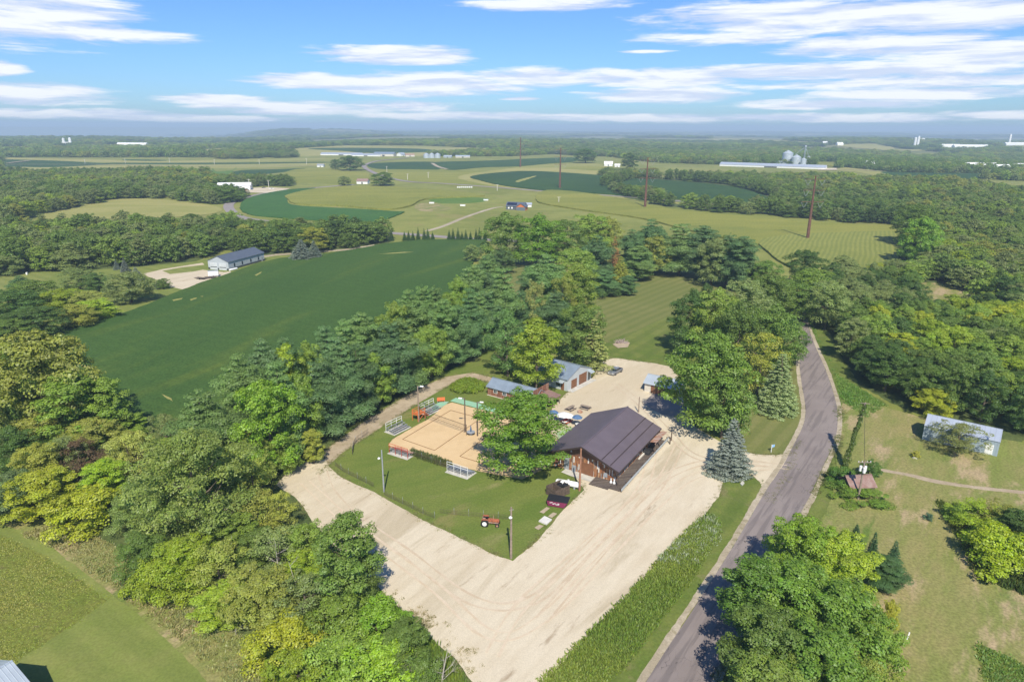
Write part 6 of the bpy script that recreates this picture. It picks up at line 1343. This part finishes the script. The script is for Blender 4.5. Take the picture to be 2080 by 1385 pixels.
# ---- old tractor
tx = empty('tractor', GP(994, 1066), D2R(-8), 'old rusty orange tractor parked on the lawn', 'tractor'); tx.scale = (.86, .86, .86)
MB().yprism([(-.2, .85), (-.2, 1.35), (1.75, 1.3), (1.85, 1.15), (1.85, .8)], -.27, .27).build('hood', M['tractor'], tx, bevel=.05); MB().yprism([(-1.1, .55), (-1.1, 1.0), (1.7, .8), (1.7, .55)], -.2, .2).build('chassis', M['rust'], tx)
for y in (-.72, .72):
    w_ = MB().cyl((-.75, y-.19, .72), (-.75, y+.19, .72), .72, .72, 22).build('rear_wheel', M['rubber'], tx); MB().cyl((-.75, y*1.28-.02, .72), (-.75, y*1.28+.02, .72), .42, .42, 16).build('rim', M['white'], w_)
    MB().box((-.75, y*.95, 1.5), (1.1, .42, .06), ry=0).box((-1.28, y*.95, 1.28), (.06, .42, .42)).build('fender', M['tractor'], tx)
    w_ = MB().cyl((1.55, y*.85-.09, .38), (1.55, y*.85+.09, .38), .38, .38, 18).build('front_wheel', M['rubber'], tx); MB().cyl((1.55, y*1.0-.02, .38), (1.55, y*1.0+.02, .38), .2, .2, 12).build('rim', M['rust'], w_)
MB().bar((1.55, -.6, .45), (1.55, .6, .45), .1).build('front_axle', M['rust'], tx); MB().box((-.95, 0, 1.25), (.45, .5, .08)).box((-1.18, 0, 1.45), (.06, .5, .35)).build('seat', M['rust'], tx)
MB().bar((-.2, 0, 1.35), (-.5, 0, 1.65), .05).cyl((-.49, 0, 1.62), (-.52, 0, 1.66), .22, .22, 14).build('steering_wheel', M['black'], tx); MB().cyl((.75, .1, 1.3), (.75, .1, 2.05), .045, .045, 8).build('exhaust', M['rust'], tx)

# ---- crate enclosure, condenser, dumpster, propane tank, slabs
en = empty('slatted_enclosure', GP(1133, 1003), D2R(38), 'dark wooden pallet enclosure beside the propane tank', 'enclosure')
m_ = MB()
for k in range(12):
    m_.bb(-1.93+k*.325, -1.64+k*.325, -1.5, -1.45, 0, 2.0+.06*(k%3)); m_.bb(-1.93+k*.325, -1.64+k*.325, 1.45, 1.5, 0, 2.0+.05*(k%2))
for k in range(9): m_.bb(-2.0, -1.95, -1.45+k*.325, -1.17+k*.325, 0, 2.0); m_.bb(1.95, 2.0, -1.45+k*.325, -1.17+k*.325, 0, 2.05); m_.bb(-.03, .02, -1.45+k*.325, -1.17+k*.325, 0, 1.95)
for z in (.3, 1.6): m_.bb(-2, 2, -1.56, -1.5, z, z+.12); m_.bb(-2, 2, 1.5, 1.56, z, z+.12); m_.bb(-2.06, -2, -1.5, 1.5, z, z+.12); m_.bb(2, 2.06, -1.5, 1.5, z, z+.12)
en.scale = (.82, .82, .82); m_.build('slats', M['darkwood'], en); MB().bb(-2, 2, -1.5, 1.5, -.05, .1).build('base', M['darkwood'], en)
for i, (a, b) in enumerate(((.7, .3), (1.3, -.5))):
    q = en.location+Matrix.Rotation(D2R(38), 3, 'Z') @ Vector((a, b, .1)); o = MB().bb(-.45, .45, -.45, .45, 0, 1.45+i*.1).cyl((0, 0, 1.45), (0, 0, 1.62), .35, .35, 14).build('trash_bin', M['black'], None, q, bevel=.04); props(o, ('back', 'front')[i]+' black bin standing inside the pallet enclosure', 'bin', 'bins in the enclosure')
q = en.location+Matrix.Rotation(D2R(38), 3, 'Z') @ Vector((1.45, .6, .1)); o = MB().lathe([(0, 0), (.3, 0), (.34, 1.5), (.2, 1.62), (0, 1.64)], 12).build('white_drum', M['white'], None, q, smooth=True); props(o, 'white drum at the corner of the pallet enclosure', 'drum')
du = empty('dumpster', GP(1133, 1026), D2R(-17), 'maroon dumpster with a black lid near the lot edge', 'dumpster')
MB().yprism([(-1.5, .15), (-1.75, 1.15), (1.85, 1.15), (1.2, .15)], -.85, .85).build('body', M['maroon'], du, bevel=.03); MB().box((0.05, .05, 1.24), (3.6, 1.85, .1), rx=.08).build('lid', M['black'], du)
lg_ = MB()
for k, (x, w_, z) in enumerate(((-.95, .5, .85), (-.35, .35, .75), (.1, .6, .62), (-.6, .25, .66), (.3, .3, .8))): lg_.box((x, -.87, z), (w_, .02, .09), ry=-.25+.1*k)
lg_.build('painted_logo', M['white'], du)
for x in (-1.2, 1.1):
    for y in (-.6, .6): MB().cyl((x, y-.05, .1), (x, y+.05, .1), .1, .1, 8).build('caster', M['rubber'], du)
pt = empty('propane_tank', GP(1154, 990), D2R(-21), 'white horizontal propane tank beside the reddish pole', 'tank')
MB().cyl((-1.9, 0, .85), (1.9, 0, .85), .5, .5, 20).cyl((1.9, 0, .85), (2.25, 0, .85), .5, .28, 20).cyl((-2.25, 0, .85), (-1.9, 0, .85), .28, .5, 20).build('tank', M['white'], pt, smooth=True)
MB().cyl((0, 0, 1.3), (0, 0, 1.55), .2, .18, 12).build('valve_dome', M['white'], pt)
for x in (-1.2, 1.2): MB().bb(x-.12, x+.12, -.4, .4, 0, .45).build('leg', M['gray'], pt)
def slabobj(P, label, mat=None, name='concrete_pad', z=.24):
    c = [G(*p) for p in P]; cx = sum(p[0] for p in c)/len(c); cy = sum(p[1] for p in c)/len(c); o = MB().prism([(p[0]-cx, p[1]-cy) for p in c], -.1, z).build(name, mat or m_conc, None, (cx, cy, .02)); o['kind'] = 'structure'; return o
slabobj([(1094, 1060), (1106, 1050), (1121, 1057), (1110, 1067)], '', dirt_mat('pale_concrete', (.62, .60, .55), .9, .12, 1))
region('bare_patch', [(1096, 1041), (1110, 1031), (1117, 1033), (1104, 1044)], m_track, .12, .2); region('bare_patch', [(1113, 1050), (1124, 1042), (1131, 1044), (1121, 1053)], m_track, .12, .2); region('bare_patch', [(1086, 1073), (1095, 1067), (1104, 1069), (1094, 1077)], m_track, .12, .2)
slabobj([(1503, 984), (1508, 979), (1512, 983), (1507, 988)], '', z=.26)
# ---- picnic tables, fire ring, umbrellas
def picnic(px, py, ang, mat, label):
    e_ = empty('picnic_table', GP(px, py), D2R(ang), label, 'picnic table', 'picnic tables behind the barn'); MB().bb(-1.2, 1.2, -.4, .4, .74, .8).build('table_top', mat, e_)
    for y in (-.75, .75): MB().bb(-1.2, 1.2, y-.14, y+.14, .43, .48).build('bench', mat, e_)
    m_ = MB()
    for x in (-.85, .85): m_.bar((x, -.7, 0), (x, .25, .76), .08); m_.bar((x, .7, 0), (x, -.25, .76), .08); m_.bar((x, -.8, .42), (x, .8, .42), .08)
    m_.build('leg', mat, e_); return e_
picnic(1159, 833, 50, M['wood'], 'weathered picnic table left of the fire ring'); picnic(1189, 831, -35, M['wood'], 'weathered picnic table behind the fire ring'); picnic(1151, 858, 50, M['red'], 'red picnic table beside the big green tree')
o = MB().lathe([(.55, 0), (.62, .4), (.5, .4), (.45, .05), (0, .05)], 16).build('fire_ring', M['rust'], None, GP(1178, 838)); props(o, 'rusty round fire ring between the picnic tables', 'fire pit')
def parasol(px, py, mat, label, h=2.3, r=1.15):
    e_ = empty('parasol', GP(px, py), 0, label, 'parasol', 'parasols behind the barn'); MB().cyl((0, 0, 0), (0, 0, h+.4), .03, .03, 8).build('pole', M['white'], e_); MB().lathe([(r, h-.25), (r*.55, h+.12), (.05, h+.38), (0, h+.4), (0, h+.36), (r*.55, h+.06), (r-.02, h-.27)], 8).build('canopy', mat, e_); MB().cyl((0, 0, 0), (0, 0, .1), .3, .3, 12).build('base', M['gray'], e_)
parasol(1172, 866, M['blue'], 'blue parasol half hidden by the barn roof'); parasol(1124, 856, M['blue'], 'blue parasol at the edge of the big green tree'); parasol(1145, 861, M['white'], 'white parasol between the two blue ones', 2.3, 1.6); parasol(1154, 862, M['white'], 'second white parasol touching the other white one', 2.2, 1.3)
# round tables under parasols
for px, py, l_ in ((1172, 866, 'under the blue parasol by the barn roof'), (1145, 861, 'under the white parasol')):
    e_ = empty('patio_table', GP(px+2, py+1), 0, 'round patio table '+l_, 'table'); MB().cyl((0, 0, .7), (0, 0, .75), .6, .6, 16).build('table_top', M['white'], e_); MB().cyl((0, 0, 0), (0, 0, .7), .06, .06, 8).build('pedestal', M['white'], e_)
# mailbox-like sign on the right lawn
mb_ = empty('small_sign', GP(1566, 919), D2R(25), 'small blue sign on a white post on the lawn by the entrance', 'sign'); MB().bb(-.05, .05, -.05, .05, 0, 1.7).build('post', M['white'], mb_); MB().bb(.05, .75, -.03, .03, 1.1, 1.6).build('sign_board', dirt_mat('light_blue_sign', (.25, .45, .7), .5, .1, 2), mb_)
# pale brush pile on the striped lawn
m_ = MB(); rd = random.Random(5)
for k in range(90):
    a = Vector((rd.uniform(-1.6, 1.6), rd.uniform(-1, 1), rd.uniform(0, .6))); m_.cyl(a, a+Vector((rd.uniform(-1, 1), rd.uniform(-.8, .8), rd.uniform(-.1, 1.1))), rd.uniform(.03, .1), .02, 5)
o = m_.build('brush_pile', M['alu'] and dirt_mat('bleached_brush', (.48, .40, .36), .9, .5, 2, c2=(.15, .10, .10)), None, GP(1262, 697)); props(o, 'pile of bleached branches at the near end of the striped field', 'brush pile')
region('bare_patch', [(1245, 700), (1262, 692), (1280, 697), (1275, 706), (1255, 708)], m_track, .3, .3)
o = MB().bb(-.08, .08, -.04, .04, 0, 1.2).build('marker_post', M['white'], None, GP(1841, 1300), (0, .15, 0)); props(o, 'short white marker post at the edge of the foreground trees', 'post')
rk = bmesh.new(); bmesh.ops.create_icosphere(rk, subdivisions=3, radius=.45)
for v in rk.verts: v.co *= 1+.25*mnoise.noise(v.co*2.2); v.co.z *= .7
me = bpy.data.meshes.new('boulder'); rk.to_mesh(me); rk.free(); me.materials.append(m_conc); o = bpy.data.objects.new('boulder', me); col.objects.link(o); o.location = GP(1858, 931); props(o, 'pale boulder beside the small yellow shrub', 'boulder')
o = MB().bb(-.3, .3, -.3, .3, 0, 1.0).build('utility_box', M['white'], None, GP(55, 558), bevel=.05); props(o, 'small white box alone on the left grass', 'box')
# fallen logs inside the left thicket
for i, (px, py, a) in enumerate(((450, 1032, -30), (462, 1038, -36))):
    o = MB().cyl((-2.2, 0, .2), (2.2, 0, .25), .13, .08, 8).build('fallen_log', m_dead, None, GP(px, py), (0, 0, D2R(a))); props(o, ('upper', 'lower')[i]+' pale fallen log in the gap right of the willow trunk', 'log', 'fallen logs by the willow')
region('bare_patch', [(440, 1035), (455, 1020), (475, 1022), (480, 1040), (460, 1050)], m_track, .4, .3)

# ---------------------------------------------------------------- haze
hz = MB().bb(-19500, 19500, -400, 20500, -140, 96).build('haze', None or newmat('haze_air')[0])
hm = hz.data.materials[0]; T = NT(hm.node_tree); pv = T.add('ShaderNodeVolumePrincipled'); pv.inputs['Color'].default_value = (.64, .83, 1.0, 1); pv.inputs['Density'].default_value = 0.00019; pv.inputs['Anisotropy'].default_value = 0.0
oo = T.add('ShaderNodeOutputMaterial'); T.l.new(pv.outputs[0], oo.inputs['Volume']); props(hz, kind='stuff', label='pale blue air fading the far hills', cat='haze')
